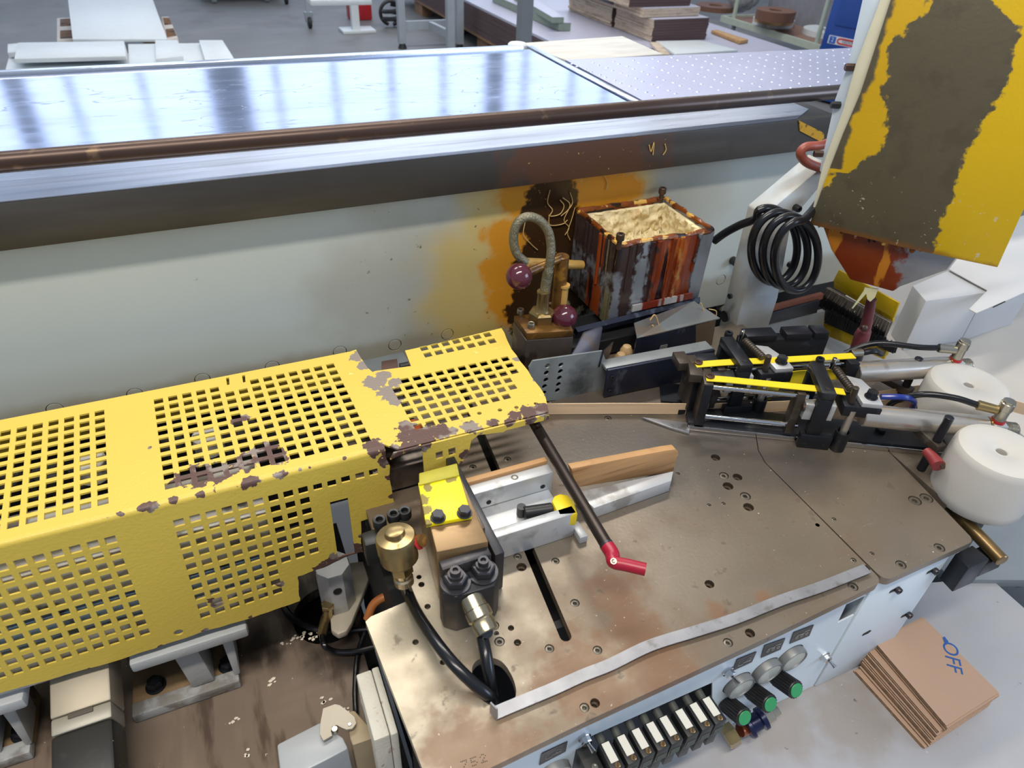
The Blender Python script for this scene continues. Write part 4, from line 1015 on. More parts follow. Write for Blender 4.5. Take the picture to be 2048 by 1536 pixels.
t = thing('safety_guard', 'yellow perforated sheet steel guard with chipped paint', 'guard', (0, .76, .80))
def quadgrid(TL, TR, BL_, BR, nc, nr, fn, fw, fh, skip=lambda r, c: False):
    A, B, C, D = [fn(*p) if fn else A3(p) for p in (TL, TR, BL_, BR)]; out = []
    for r in range(nr):
        for c in range(nc):
            if skip(r, c): continue
            s = c / (nc - 1) if nc > 1 else 0; q = r / (nr - 1) if nr > 1 else 0
            def P(s_, q_): return A * (1 - s_) * (1 - q_) + B * s_ * (1 - q_) + C * (1 - s_) * q_ + D * s_ * q_
            ds = fw / 2 / max(1, nc - 1); dq = fh / 2 / max(1, nr - 1)
            out.append([P(s - ds, q - dq), P(s + ds, q - dq), P(s + ds, q + dq), P(s - ds, q + dq)])
    return out
LW = -.55
def jag(pts, amp, n=5):     # ragged paint-worn edge between points
    out = []
    for a, b in zip(pts, pts[1:]):
        a, b = A3(a), A3(b)
        for k in range(n):
            q = a + (b - a) * k / n
            if k: q = q + A3((rnd.uniform(-amp, amp), rnd.uniform(-amp, amp), 0 if abs(a[2] - b[2]) < 1e-6 else rnd.uniform(-amp, amp)))
            out.append(q)
    return out + [A3(pts[-1])]
by = zp(350, 770)[1]
top = [A3((LW, FY + .004, GZ)), A3((LW, zp(0, 840)[1], GZ))] + [zp(*p) for p in ((700, 703), (712, 699), (722, 716), (735, 735), (745, 744), (750, 742), (822, 732), (810, 701), (870, 688), (1003, 656))]
top += jag([zp(*p) for p in ((1003, 656), (1018, 688), (1040, 722), (1062, 752), (1080, 775), (1092, 798), (1097, 822))], .0014, 3)[1:]
top += [A3((zp(1097, 826)[0], .637, GZ)), A3((zp(775, 893)[0] + .012, .637, GZ)), A3((zp(772, 893)[0], FY + .004, GZ))]
H = []
gA = quadgrid(zp(11, 866), zp(199, 826), zp(206, 1003) - zp(199, 826) + zp(11, 866), zp(206, 1003), 7, 11, None, .64, .62)
H += gA
a0, b0_ = zp(11, 866), zp(199, 826); dxx = (b0_ - a0) / 6
for k in range(1, 9):
    if a0[0] - k * dxx[0] < LW + .03: break
H += [[p - A3((dxx[0] * 7, 0, 0)) for p in h] for h in gA if min(p[0] for p in h) - dxx[0] * 7 > LW + .02]
H += quadgrid((317, 802), (661, 732), (340, 971), (731, 878), 14, 11, zp, .64, .62, lambda r, c: (r == 0 and c in (5, 6)) or (r == 4 and c == 6))
for px in ((455, 762), (487, 757)):
    H.append([zp(px[0] - 3, px[1] - 6), zp(px[0] + 3, px[1] - 7), zp(px[0] + 4, px[1] + 7), zp(px[0] - 1, px[1] + 8)])
z2 = lambda x, y: zp(550 + x * .293, 640 + y * .293)
H += quadgrid((808, 430), (1572, 265), (978, 727), (1760, 535), 11, 7, z2, .66, .62, lambda r, c: (r == 0 and c == 0) or (r >= 3 and c >= 10) or (r == 6 and c >= 5) or (r == 5 and c >= 9))
H += quadgrid((1017, 193), (1450, 100), (1043, 237), (1482, 143), 7, 2, z2, .66, .62)
for p in ((1395, 636), (1535, 614), (1648, 596), (1783, 572)): H.append(circ(z2(*p), EX, EY, .0032, 10))
plate('top_sheet', top, H, Fr((0, 0, GZ), EX, EY, EZ), .0025, m_gy, t, at=-.0025)
# front sheet
front = [A3((LW, FY, GZ - .0066)), A3((fy(770, 900)[0], FY, GZ - .0066))]
front += jag([fy(*p) for p in ((768, 902), (779, 930), (780, 965), (787, 1000), (785, 1018))], .0012, 4)[1:]
front += [fy(*p) for p in ((721, 1040), (722, 1060), (721, 1080), (725, 1101))]
front += jag([fy(*p) for p in ((725, 1101), (700, 1108), (646, 1133), (595, 1150), (597, 1175), (599, 1199), (500, 1234), (400, 1262), (244, 1315), (0, 1383))], .0010, 5)[1:]
front += [A3((LW, FY, fy(0, 1383)[2] - .005))]
HF = []
gL = quadgrid((3, 1132), (221.6, 1077.5), (26, 1338.5), (289, 1261.7), 7, 10, fy, .64, .62)
gL = quadgrid(fy(3.5, 1132.6), fy(221.6, 1077.5), fy(289, 1261.7) - fy(221.6, 1077.5) + fy(3.5, 1132.6), fy(289, 1261.7), 7, 10, None, .64, .62)
HF += gL
dxx = (fy(221.6, 1077.5) - fy(3.5, 1132.6))[0] / 6
HF += [[p - A3((dxx * 7, 0, 0)) for p in h] for h in gL if min(p[0] for p in h) - dxx * 7 > LW + .02]
HF += quadgrid((357.6, 1042.6), (605.7, 978), (410, 1227), (410 + (552 - 410) / 5 * 8, 1227 - 46 / 5 * 8), 9, 10, fy, .64, .60, lambda r, c: (r > 6 and c > 5))
for p in ((635, 971), (663, 964), (690.6, 956), (719, 949), (746, 942)):
    HF.append([fy(p[0] - 9.5, p[1] - 3.5), fy(p[0] + 7.5, p[1] - 8), fy(p[0] + 9.5, p[1] + 4), fy(p[0] - 8, p[1] + 8)])
HF.append([fy(*p) for p in ((659, 1002), (695, 993), (709, 1103), (675, 1112))])
HF.append(circ(fy(357, 1262), EX, EZ, .006, 12))
plate('front_sheet', front, HF, Fr((0, FY, 0), EX, EZ, -EY), .0025, m_gy, t)
g = G(); rb = .0065                              # bend between top and front
prof = [(FY - .0025 + rb - rb * math.cos(a), GZ - rb + rb * math.sin(a)) for a in np.linspace(0, math.pi / 2, 7)]
xr = fy(770, 900)[0]
for a, b in zip(prof, prof[1:]):
    q = [A3((LW, a[0], a[1])), A3((LW, b[0], b[1])), A3((xr, b[0], b[1])), A3((xr, a[0], a[1]))]; cin = A3((0, .0022, -.0022))
    g.hexa(q + [p + cin for p in q])
g.build('bend', m_gy, t)
# extension lip and flap
ey = .6345
eyp = lambda x, y: YP(x, y, ey)
lip = [A3((zp(775, 893)[0] + .004, ey, GZ)), A3((zp(1097, 826)[0], ey, GZ))] + [eyp(*p) for p in ((1097, 836), (1040, 851), (1012, 858), (1005, 862), (955, 868), (941, 879), (937, 900), (921, 926), (885, 940), (848, 949), (846, 925), (844, 903), (841, 888), (780, 917))]
hf = [[eyp(*p) for p in q] for q in (((870, 903), (884, 899), (885, 913), (871, 917)), ((895, 896), (909, 892), (911, 906), (897, 910)))]
plate('extension_flap', lip, hf, Fr((0, ey, 0), EX, EZ, -EY), .0025, m_gy, t)
q = [A3((LW, by + .002, GZ - .001)), A3((zp(690, 706)[0], by + .002, GZ - .001)), A3((zp(690, 706)[0], by + .002, GZ - .05)), A3((LW, by + .002, GZ - .05))]
q = [A3((p[0], zp(0, 840)[1] - .003, p[2])) for p in q]
G().prism(q, (0, .002, 0)).build('rear_flange', m_gy, t)

# machinery seen through the guard
m_lgrey = mat('light_grey_housing', S(206, 204, 198), .45, .1, .1, 9, [(S(80, 66, 54), ('n', 18, .56, .66), .7, 0, .8)])
m_lblue = mat('blue_grey_housing', S(140, 164, 190), .4, .1, .1, 9, [(S(70, 66, 60), ('n', 20, .58, .68), .7, 0, .8)])
t = thing('pressure_unit', 'grey pressure unit housing hidden under the yellow guard', 'unit', (-.15, .74, .72))
G().box(WF, (-.55, -.02), (.6535, .76), (.86, .935)).build('upper_housing', m_lgrey, t, .003)
G().box(WF, (-.55, -.04), (.655, .78), (.815, .855)).build('middle_housing', m_lblue, t, .003)
G().box(WF, (-.55, -.05), (.656, .80), (.735, .81)).build('lower_housing', m_lgrey, t, .003)
for k in range(11):
    x = -.5 + k * .047
    G().cyl((x, .80, .93), (x, .80, .962), .019, seg=18, ch=.003).build('pressure_roller', m_black if k % 3 else m_lgrey, t)
G().box(WF, (-.55, .05), (.79, .85), (.75, .92)).build('rear_housing', m_dark, t)
t = thing('side_bracket', 'brown bracket end behind the guard joint', 'bracket', (.21, .83, .9))
q = zs([(763, 722), (794, 717), (797, 742), (763, 748)], .965); G().prism(q, (0, 0, -.06)).build('bracket_block', mat('brown_block', S(82, 58, 50), .6, .2, .1), t, .001)
q = zs([(720, 722), (806, 703), (824, 733), (740, 750)], .93); G().prism(q, (0, 0, -.02)).build('bracket_plate', m_grimy, t, .001)
G().cyl(ZP(800, 734, .95), ZP(828, 728, .95), .006, seg=12).build('shaft', m_black, t)
m_or = mat('orange_cap', S(200, 90, 30), .4)
tag(G().cyl(ZP(828, 850, .955), ZP(826, 838, .955) - A3((0, 0, .04)), .011, seg=14, ch=.002).build('orange_pin', m_or), 'small orange pin seen through the guard extension holes', 'pin')
g = G(); g.box(WF, (.115, .20), (.66, .83), (.905, .945)); tag(g.build('copy_block', m_greybrown, None, .002), 'dark machine block under the guard extension', 'block')
t = thing('adjuster_block', 'black block with three socket screws beside the brass silencer', 'block', (.09, .60, .86))
q = zs([(722, 1066), (800, 1040), (822, 1048), (820, 1070), (730, 1092)], .93); G().prism(q, (0, 0, -.04)).build('block_body', m_black, t, .002)
for p in ((760, 1048), (788, 1036), (810, 1030)): bolt('screw', ZP(p[0], p[1] + 3, .935), EZ, .0085, .012, m_black, t)

# ---------------------------------------------------------------- pneumatic stop tower
m_bluesteel = mat('blued_steel', S(62, 62, 66), .35, .6, .15, 12, [(S(112, 108, 102), ('n', 20, .58, .68), .35, .8, .5), (S(84, 66, 52), ('n', 14, .56, .66), .5, .3, .5)])
m_bronzeblk = mat('oily_bronze', S(142, 116, 82), .35, .5, .1, 10, [(S(96, 72, 44), ('n', 9, .52, .66), .4, .4, .6)])
m_byel = mat('block_yellow', S(240, 220, 0), .4, 0, .03, 5, [(S(140, 124, 60), ('b', [(*ZP(x, y, 1.0)[:2], 1.0, r) for x, y, r in ((845, 1000, .008), (855, 975, .006), (850, 1020, .007), (900, 955, .008), (855, 958, .006), (852, 1047, .006))], .9, 140, .12), .5, .1)])
t = thing('stop_tower', 'steel stop tower with a bright yellow cap plate and large nuts', 'tower', (.17, .52, .9))
yz = 1.0
q = zs([(836, 965), (917, 945), (944, 1032), (852, 1049)], yz); G().prism(q, (0, 0, -.006)).build('cap_plate', m_byel, t, .001)
q = zs([(838, 946), (914, 926), (919, 950), (838, 970)], yz + .002); G().prism(q, (0, 0, -.012)).build('cap_shade', mat('shaded_yellow', S(168, 158, 40), .5, .1, .15, 30), t, .001)  # cap plate's yellow painted darker where the guard flap shades it
for p in ((876, 1033), (929, 1024)): bolt('bolt', ZP(p[0], p[1] + 3, yz), EZ, .0075, .007, m_bluesteel, t, False, .009)
q = zs([(838, 967), (919, 948), (977, 1083), (873, 1104)], yz - .0065)
G().prism(q, (0, 0, -.085)).build('tower_body', m_bronzeblk, t, .0015)
bx0, bx1 = .139, .204
G().box(WF, (.1415, .199), (.452, .4655), (.92, .985)).build('front_step', m_bluesteel, t, .0015)
for x in (.152, .190): bolt('screw', (x, .4518, .974), (0, -1, 0), .006, .003, m_bluesteel, t)
q = [A3(p) for p in ((.1365, .4515, .965), (.2015, .4515, .965), (.2025, .436, .965), (.192, .426, .965), (.148, .428, .965), (.1365, .438, .965))]
vb = G().prism(q, (0, 0, -.063)).build('valve_block', mat('black_oxide', S(46, 46, 48), .4, .4, .12, 12, [(S(82, 68, 56), ('n', 12, .54, .66), .5, .2, .5)]), t, .0015)
for p in ((911, 1160), (966, 1140)):
    c = ZP(p[0], p[1] + 6, .965)
    g = G(); g.cyl(c, c + A3((0, 0, .003)), .0175, seg=28, ch=.0006); g.lathe(c + A3((0, 0, .003)), EZ, [(.0125, 0), (.0135, .001), (.0135, .009), (.012, .0105), (0, .0105)], 6, .2)
    g.cyl(c + A3((0, 0, .0135)), c + A3((0, 0, .017)), .0085, seg=20); g.lathe(c + A3((0, 0, .017)), EZ, [(.006, 0), (.006, .006), (.0032, .006), (.003, .003), (0, .003)], 14)
    g.build('lock_nut', m_bluesteel, t)
q = [A3(p) for p in ((.2075, .462, .968), (.2195, .462, .968), (.2195, .64, .968), (.2075, .64, .968))]
G().prism(q, (0, 0, -.066)).build('side_plate', m_bluesteel, t, .0015)
q = [A3(p) for p in ((.2005, .49, .985), (.2065, .49, .985), (.2065, .60, .985), (.2005, .60, .985))]; G().prism(q, (0, 0, -.06)).build('cover_strip', m_greybrown, t, .001)
m_nick = mat('nickel_brass', S(176, 164, 138), .25, .95, .08, 30)
c = YP(948, 1208, .424); e = c + A3((.004, -.030, -.012))
f = G().lathe(c, e - c, [(.0135, -.008), (.0135, .006), (.0145, .007), (.0145, .017), (.0125, .019), (.0135, .022), (.0125, .033), (0, .033)], 24).build('push_fitting', m_nick, t)
m_hose = mat('black_hose', S(20, 21, 25), .25, 0, .1)
hA = [e] + [ZP(x, y, z) for x, y, z in ((965, 1268, .925), (972, 1310, .918), (978, 1350, .905), (984, 1385, .885), (988, 1405, .86))]
tag(G().tube(hA, .0068, 14, 8).build('air_hose', m_hose), 'short thick black air hose from the black valve block into the oval opening', 'hose')

t = thing('brass_silencer', 'round brass air silencer left of the stop tower', 'silencer', (.10, .5, .93))
sc0 = YP(796, 1100, .50); Fm = Fr(sc0, (1, 0, 0)); up = unit((-.05, .12, 1)); up2 = up
G().lathe(sc0 - up * .022, up, [(.010, 0), (.016, .003), (.0215, .010), (.0215, .022), (.0225, .023), (.0225, .040), (.021, .044), (.0115, .046), (.0105, .052), (.008, .053), (0, .053)], 28).build('silencer_body', m_brass, t)
G().lathe(sc0 - up * .034, up, [(.0125, 0), (.0135, .001), (.0135, .011), (.012, .0125)], 6).build('hex_nut', m_brass, t)
G().lathe(sc0 - up * .054, up, [(.0095, 0), (.0115, .002), (.0115, .010), (.0095, .012), (.0105, .02)], 20).build('hose_nut', m_nick, t)
b_ = YP(846, 1081, .49)
G().cyl(sc0 + A3((.015, 0, .008)), b_, .0075, seg=16).build('branch_pipe', m_brz, t)
d_ = unit(b_ - sc0); G().cyl(b_ - d_ * .007, b_ - d_ * .0045, .0085, seg=16).build('seal_ring', m_red, t)
h0 = sc0 - up * .054
hB = [h0, h0 - up * .02 + A3((.002, 0, 0))] + [ZP(x, y, z) for x, y, z in ((835, 1228, .915), (868, 1278, .925), (905, 1325, .925), (945, 1365, .915), (978, 1392, .90), (988, 1402, .87))]
tag(G().tube(hB, .0066, 14, 8).build('air_hose', m_hose), 'long black air hose bending from the brass silencer into the oval opening', 'hose')

# ---------------------------------------------------------------- aluminium fixture, fences, clamp bar
m_mill = mat('milled_aluminium', S(192, 194, 196), .38, .4, .06, 14, [(S(120, 110, 96), ('n', 20, .57, .68), .5, .6, .5)], rvar=.1)
m_woodf = mat('fence_wood', S(180, 138, 92), .55, 0, .16, 9, [(S(126, 80, 44), ('n', 16, .52, .66, (.25, 1, 5)), None, None, .7)], vst=(.4, 1, 8))
t = thing('stop_channel', 'aluminium channel fixture with a wooden strip on its back wall', 'fixture', (.29, .55, .9))
G().box(WF, (.222, .337), (.5035, .517), (.9005, .944)).build('front_wall', m_mill, t, .001)
G().box(WF, (.222, .332), (.5175, .572), (.9005, .922)).build('channel_floor', m_mill, t, .0008)
bw = G().box(WF, (.222, .337), (.5725, .590), (.9005, .952)).build('back_wall', m_mill, t, .001)
bolt('screw', (.285, .582, .9495), EZ, .005, .0028, m_screw, bw)
for x in (.245, .323): bolt('screw', (x, .5728, .93), (0, -1, 0), .0035, .001, m_sock, bw)
G().box(WF, (.222, .337), (.5905, .599), (.9005, .957)).build('wood_strip', m_woodf, t, .001)
G().cyl(ZP(1048, 1026, .934), ZP(1104, 1018, .934), .0085, seg=20, ch=.001).build('black_grip', m_black, t)
G().cyl(ZP(1042, 1028, .925), ZP(1042, 1028, .925) + A3((0, 0, .014)), .006, seg=16).build('pivot', m_bluesteel, t)
q = zs([(1104, 1002), (1108, 992), (1120, 987), (1135, 989), (1147, 1002), (1156, 1028), (1118, 1031), (1112, 1018)], .944); G().prism(q, (0, 0, -.0215)).build('yellow_end', mat('yellow_plastic', S(240, 208, 40), .4, 0, .03), t, .002)
G().box(WF, (.3375, .3485), (.488, .515), (.9005, .912)).build('end_tab', m_mill, t, .0008)

t = thing('angled_fence', 'wedge shaped aluminium fence with an upright wooden strip', 'fence', (.45, .55, .9))
q = zs([(1153, 984), (1347, 942), (1343, 961), (1188, 1016)], .922); G().prism(q, (0, 0, -.0215)).build('fence_base', m_mill, t, .001)
yw = ZP(1160, 980, .922)[1]
q = [A3((p[0], yw + .0005, p[2])) for p in (YP(*p, yw) for p in ((1152, 976), (1143, 938), (1330, 902), (1352, 899), (1358, 905), (1347, 944)))]
G().prism(q, (0, .011, 0)).build('wood_strip', m_woodf, t, .001)
q = zs([(1336, 966), (1338, 970), (1332, 972)], .922); G().cyl(YP(1331, 965, .528), YP(1331, 965, .528) + A3((0, -.002, 0)), .002, seg=10).build('hole', m_sock, t)

t = thing('clamp_bar', 'dark round bar with a red clamping handle at its end', 'bar', (.33, .5, .96))
A_, B_ = ZP(1060, 835, .965), ZP(1212, 1088, .965); d_ = unit(B_ - A_)
G().cyl(A_ + A3((.003, .03, 0)), B_, .0078, seg=20).build('bar_shaft', mat('dark_bar', S(62, 54, 50), .35, .7, .15, 20), t)
G().cyl(B_, B_ + d_ * .004, .0085, seg=20, ch=.0006).build('collar', m_bluesteel, t)
m_redh = mat('red_handle', S(158, 20, 48), .35, 0, .05)
p1 = ZP(1227, 1124, .965); p2 = ZP(1291, 1139, .965)
hd = G().tube([B_ + d_ * .004, B_ + d_ * .016, p1, p1 * .6 + p2 * .4, p2], lambda s: .0086 if s < .35 else .0076, 14, 6).build('red_lever', m_redh, t)
G().lathe(p1 + A3((-.003, -.003, .0055)), (-.2, -.4, .9), [(.0035, 0), (.0035, .003), (.0016, .003), (0, .002)], 12).build('screw', m_nick, hd)

# ---------------------------------------------------------------- two strip cutters
m_blk = mat('blackened_steel', S(40, 42, 48), .38, .5, .15, 14, [(S(92, 94, 98), ('n', 26, .62, .72), .35, .8, .5)])
m_fork = mat('grimy_fork', S(70, 62, 54), .45, .4, .2, 20, [(S(112, 106, 98), ('n', 24, .54, .66), .4, .6, .7)])
m_chr = mat('chrome', S(206, 206, 208), .1, 1.0, .04)
m_cyl = mat('worn_chrome', S(206, 198, 188), .26, .8, .08, 20, [(S(120, 96, 76), ('n', 22, .6, .72), .35, .8, .6)])
m_ystrip = mat('strip_yellow', S(232, 204, 40), .4, 0, .05, 10, [(S(150, 130, 40), ('n', 40, .64, .72), .5, 0, .6)])
m_nk = mat('nickel', S(176, 170, 156), .28, .95, .1, 40)
def cutter(o, u, label, front):
    F = Fr(o, u); d = 0 if front else .10
    t = thing('strip_cutter', label, 'cutter', tuple(o), 'pneumatic strip cutters')
    B = lambda nm, a, b, c, M, bev=.0008, par=t: G().box(F, a, b, c).build(nm, M, par, bev)
    if front:
        B('base_rail', (-.008, .385), (.002, .05), (.0005, .012), m_blk); B('rail_edge', (-.008, .385), (-.0025, .0015), (.0005, .009), m_chr)
        bolt('bolt', F.p(.29, .03, .012), EZ, .008, .007, m_blk, t, False)
    else:
        B('base_rail', (d - .01, .36), (.004, .02), (.0005, .010), m_blk)
    ep = B('end_plate', (d, d + .014), (0, .042), (.0125, .09), m_fork); B('end_face', (d + .0005, d + .0135), (-.0025, -.0002), (.0125, .09), m_blk, .0006, ep)
    B('jaw_block', (d - .02, d - .0005), (.018, .05), (.078, .092), m_fork); B('rear_block', (d + .015, d + .05), (.03, .05), (.074, .086), m_blk)
    L2 = .155 if front else .350
    for w in (.081, .024): G().cyl(F.p(d + .0145, .008, w), F.p(L2, .008, w), .0042, seg=16).build('guide_rod', m_chr, t)
    ul = .205 if front else .368
    g = G(); g.ribbon([F.p(a, .0125, .0915 + (.001 if d + .02 < a < .18 else .0)) for a in np.linspace(d + .003, ul, 8)], F.v, EZ, .0145, .0012); g.build('yellow_strip', m_ystrip, t)
    bolt('screw', F.p(d + .009, .016, .0932), EZ, .0068, .0025, m_bolt, t)
    gt = G(); gt.box(F, (.163, .184), (-.013, -.001), (.026, .0915)); gt.box(F, (.163, .184), (-.013, .066), (.092, .105)); gt.box(F, (.163, .184), (.055, .066), (.026, .0915))
    gate = gt.build('gate', m_blk, t, .0009)
    G().lathe(F.p(.1735, -.002, .1052), EZ, [(.0042, 0), (.0042, .0003), (0, .0003)], 16).build('gate_hole', m_sock, gate)
    B('gate_foot', (.156, .203), (-.0155, -.0045), (.001, .0255), m_blk)
    for a in (.165, .193): G().cyl(F.p(a, -.0158, .010), F.p(a, -.0148, .010), .0028, seg=12).build('foot_hole', m_sock, gate)
    B('clamp_block', (.150, .1625), (-.009, .006), (.05, .078), m_mill); B('clamp_block', (.1845, .193), (-.009, .006), (.052, .08), m_mill)
    B('slide_plate', (.137, .149), (.0, .022), (.0125, .089), m_fork)
    G().cyl(F.p(.1495, -.006, .07), F.p(.1485, -.006, .07) + F.u * -.002, .0055, seg=16).build('plate_screw', m_bolt, t)
    g = G(); c = F.p(.217, -.008, .001); g.lathe(c, EZ, [(.0105, 0), (.011, .001), (.011, .034), (.0085, .034), (.008, .02), (0, .02)], 22); g.build('guide_tube', m_blk, t)
    G().cyl(F.p(.217, -.008, .021), F.p(.217, -.008, .076), .0056, seg=16).build('guide_pin', m_cyl, t)
    q = [F.p(a, b, .0845) for a, b in ((.202, -.012), (.226, -.012), (.234, -.012), (.255, -.012), (.252, .022), (.202, .026))]
    G().prism(q, EZ * -.018).build('bracket', m_blk, t, .0008)
    q = [F.p(a, b, .0925) for a, b in ((.225, -.011), (.254, -.011), (.254, .014), (.24, .05), (.214, .058), (.222, .02))]
    G().prism(q, EZ * -.0075).build('light_plate', m_mill, t, .0008)
    bolt('bolt', F.p(.241, .006, .0925), EZ, .0085, .009, m_blk, t, False, .0095)
    G().cyl(F.p(.213, -.002, .0848), F.p(.211, -.002, .113), .0048, seg=14, ch=.001).build('stop_pin', m_fork, t)
    g = G(); a, b = F.p(.213, .013, .098), F.p(.202, .058, .1)
    g.cyl(a, b, .0052, seg=14)
    for k in range(10): p = a + (b - a) * (k + .5) / 10; g.cyl(p, p + unit(b - a) * .002, .0061, seg=14)
    g.build('spring', m_fork, t)
    G().cyl(F.p(.196, .062, .098), F.p(.196, .062, .118), .0036, seg=12, ch=.0008).build('spring_post', m_chr, t)
    bolt('screw', F.p(.181, .075, .098), EZ, .0065, .009, m_blk, t)
    cw = .063 if front else .068
    dc = 0 if front else .135
    c0, c1 = F.p(.236 + dc, .0, cw), F.p(.412 + dc - (0 if front else .015), .0, cw); dc = dc - (0 if front else .015)
    cy = G().cyl(c0, c1, .0172, seg=32, ch=.0012).build('air_cylinder', m_cyl, t)
    G().cyl(c1 + F.u * .0002, c1 + F.u * .003, .0168, seg=32).build('end_ring', mat('gold_ring', S(170, 136, 84), .3, .9, .1), cy)
    eb = G().box(F, (.4155 + dc, .436 + dc), (-.011, .011), (cw - .011, cw + .013)).build('end_block', m_mill, t, .001)
    g = G(); g.cyl(F.p(.4365 + dc, 0, cw), F.p(.456 + dc, 0, cw), .0115, seg=24, ch=.0015)
    for k in range(7): g.cyl(F.p(.438 + dc + k * .0024, 0, cw), F.p(.4392 + dc + k * .0024, 0, cw), .0121, seg=24)
    g.build('threaded_end', m_nk, t)
    bu = F.p(.424 + dc, .0, cw + .0135)
    G().cyl(bu, bu + EZ * .0035, .0095, seg=20).build('seal_ring', m_red, t)
    G().lathe(bu + EZ * .004, EZ, [(.0082, 0), (.0082, .018), (.0095, .019), (.0095, .030), (.008, .031), (.0085, .032), (.0085, .034), (.006, .035), (0, .035)], 18).build('banjo_fitting', m_nk, t)
    e0 = bu + EZ * .02 - F.u * .008; e1 = e0 - F.u * .026 + F.v * .008
    G().cyl(e0, e1, .0066, .0075, 18, .001).build('push_fitting', m_brass if front else m_nk, t)
    hp = [e1, e1 - F.u * .03 + F.v * .009 + EZ * .002, e1 - F.u * .07 + F.v * .018 - EZ * .004, e1 - F.u * .095 + F.v * .03 - EZ * .03, e1 - F.u * .10 + F.v * .036 - EZ * .055] if front else [e1, e1 - F.u * .03 + F.v * .006 - EZ * .001, e1 - F.u * .09 + F.v * .03 - EZ * .006, e1 - F.u * .13 + F.v * .04 - EZ * .03]
    G().tube(hp, .0046, 12, 6).build('air_tube', m_hose, t)
    return t, F
u2 = unit((.865, -.50, 0)); u1 = unit((.967, -.256, 0))
o2 = A3((.609, .624, TZ)); o1 = A3((.520, .682, TZ))
c2, F2 = cutter(o2, u2, 'front pneumatic strip cutter with chrome cylinder nearest the bolt holes', True)
c1, F1 = cutter(o1, u1, 'rear pneumatic strip cutter with a larger yellow plate under its strip', False)
q = [hit(p, F1.p(0, .014, 0), F1.v) for p in ((1512, 800), (1519, 753), (1600, 742), (1690, 738), (1688, 760), (1645, 758), (1622, 762), (1604, 772), (1560, 776), (1540, 800))]
G().prism(q, F1.v * .002).build('yellow_plate', m_ystrip, c1)
G().box(F1, (.352, .368), (-.008, .02), (.055, .0915)).build('end_plate', m_blk, c1, .0008)
p = F1.p(.369, .022, .09); G().cyl(p, p + F1.u * .02, .0065, seg=16, ch=.001).build('push_fitting', m_nk, c1)
G().tube([p + F1.u * .02, p + F1.u * .04 + EZ * .002, p + F1.u * .065 + F1.v * .01 - EZ * .012], .005, 10, 6).build('air_tube', m_hose, c1)
for a, b in ((.215, .268), (.285, .33), (.335, .36)): G().box(F1, (a, b), (.075, .10), (.085, .096)).build('rear_stop', m_blk, c1, .001)
G().box(F1, (.21, .365), (.078, .098), (.001, .0848)).build('rear_body', m_blk, c1, .001)
p = F2.p(.262, .02, .085)
G().tube([p, p + F2.u * .03 + EZ * .003, p + F2.u * .055 + F2.v * .012 - EZ * .01, p + F2.u * .07 + F2.v * .03 - EZ * .04], .0045, 10, 6).build('air_tube', mat('blue_tube', S(34, 52, 130), .25), c2)
# wedge shoe in front of the fork
q = zs([(1283, 834), (1320, 838), (1384, 846), (1378, 866), (1340, 855)], TZ + .004); tag(G().prism(q, (0, 0, -.0035)).build('guide_shoe', m_galv, None, .0006), 'thin pointed steel guide shoe at the left end of the front cutter', 'shoe')
tag(G().box(Fr((.60, .70, TZ), u2), (0, .10), (0, .05), (.001, .004)).build('under_plate', m_blk), 'dark flat plate on the table behind the wood strip', 'plate')

# rod clamps with red levers
def clampset(top, bot, arm0, lever, z0, zr, label, leverlab):
    b = ZP(*bot, z0); a = YP(*top, b[1]); a = A3((b[0], b[1], a[2]))
    t = thing('lever_clamp', label, 'clamp', tuple(b), 'rod clamps with red levers')
    G().cyl(b, a, .0062, seg=16, ch=.0008).build('clamp_rod', m_blk, t)
    m = b + (a - b) * zr; e = ZP(*arm0, m[2]); d = unit(m - e); Fq = Fr(e, d)
    G().box(Fq, (0, np.linalg.norm(m - e) + .012), (-.008, .008), (-.006, .006)).build('clamp_arm', m_fork, t, .001)
    P = [ZP(x, y, m[2] - .004) for x, y in lever]
    lv = G().tube(P, lambda s: .0095 - .003 * s, 14, 6).build('red_lever', mat('dull_red', S(134, 50, 52), .4, 0, .06), t)
    G().cyl(P[0] + A3((-.004, -.006, .006)), P[0] + A3((-.004, -.0075, .0075)), .004, seg=12).build('screw', m_bolt, lv)
clampset((1906, 832), (1842, 938), (1835, 855), ((1877, 932), (1866, 916), (1852, 902)), TZ + .001, .5, 'black rod clamp with red lever in front of nearest white roller', 1)
clampset((1839, 716), (1798, 800), (1762, 752), ((1830, 815), (1842, 805), (1858, 790)), TZ + .001, .28, 'black rod clamp with dark red lever left of the far white roller', 2)

# ---------------------------------------------------------------- rollers and edge band
m_nylon = mat('white_nylon', S(198, 195, 189), .4, 0, .02, 8, [(S(150, 120, 90), ('n', 90, .75, .78), .5, 0, .6)], sss=.3)
def roller(c, label):
    t = thing('guide_roller', label, 'roller', (c[0], c[1], .888), 'white nylon rollers')
    g = G(); g.lathe((c[0], c[1], .889), EZ, [(.052, 0), (.058, .003), (.0610, .010), (.0612, .02), (.0588, .080), (.0576, .087), (.0548, .0918), (.0505, .0935), (.045, .0938), (.018, .0928), (.0155, .091), (.0085, .0895), (.0072, .088), (.0072, .05), (0, .05)], 56)
    g.build('roller_body', m_nylon, t)
    G().cyl((c[0], c[1], .9392), (c[0], c[1], .966), .0045, seg=14).build('axle_bolt', m_bolt, t)
    G().cyl((c[0], c[1], .80), (c[0], c[1], .8885), .03, seg=24, ch=.002).build('bearing_hub', m_black, t)
roller((.919, .363), 'nearest white nylon roller overhanging the table corner')
roller((1.012, .489), 'far white nylon roller touching the wood edge strip')
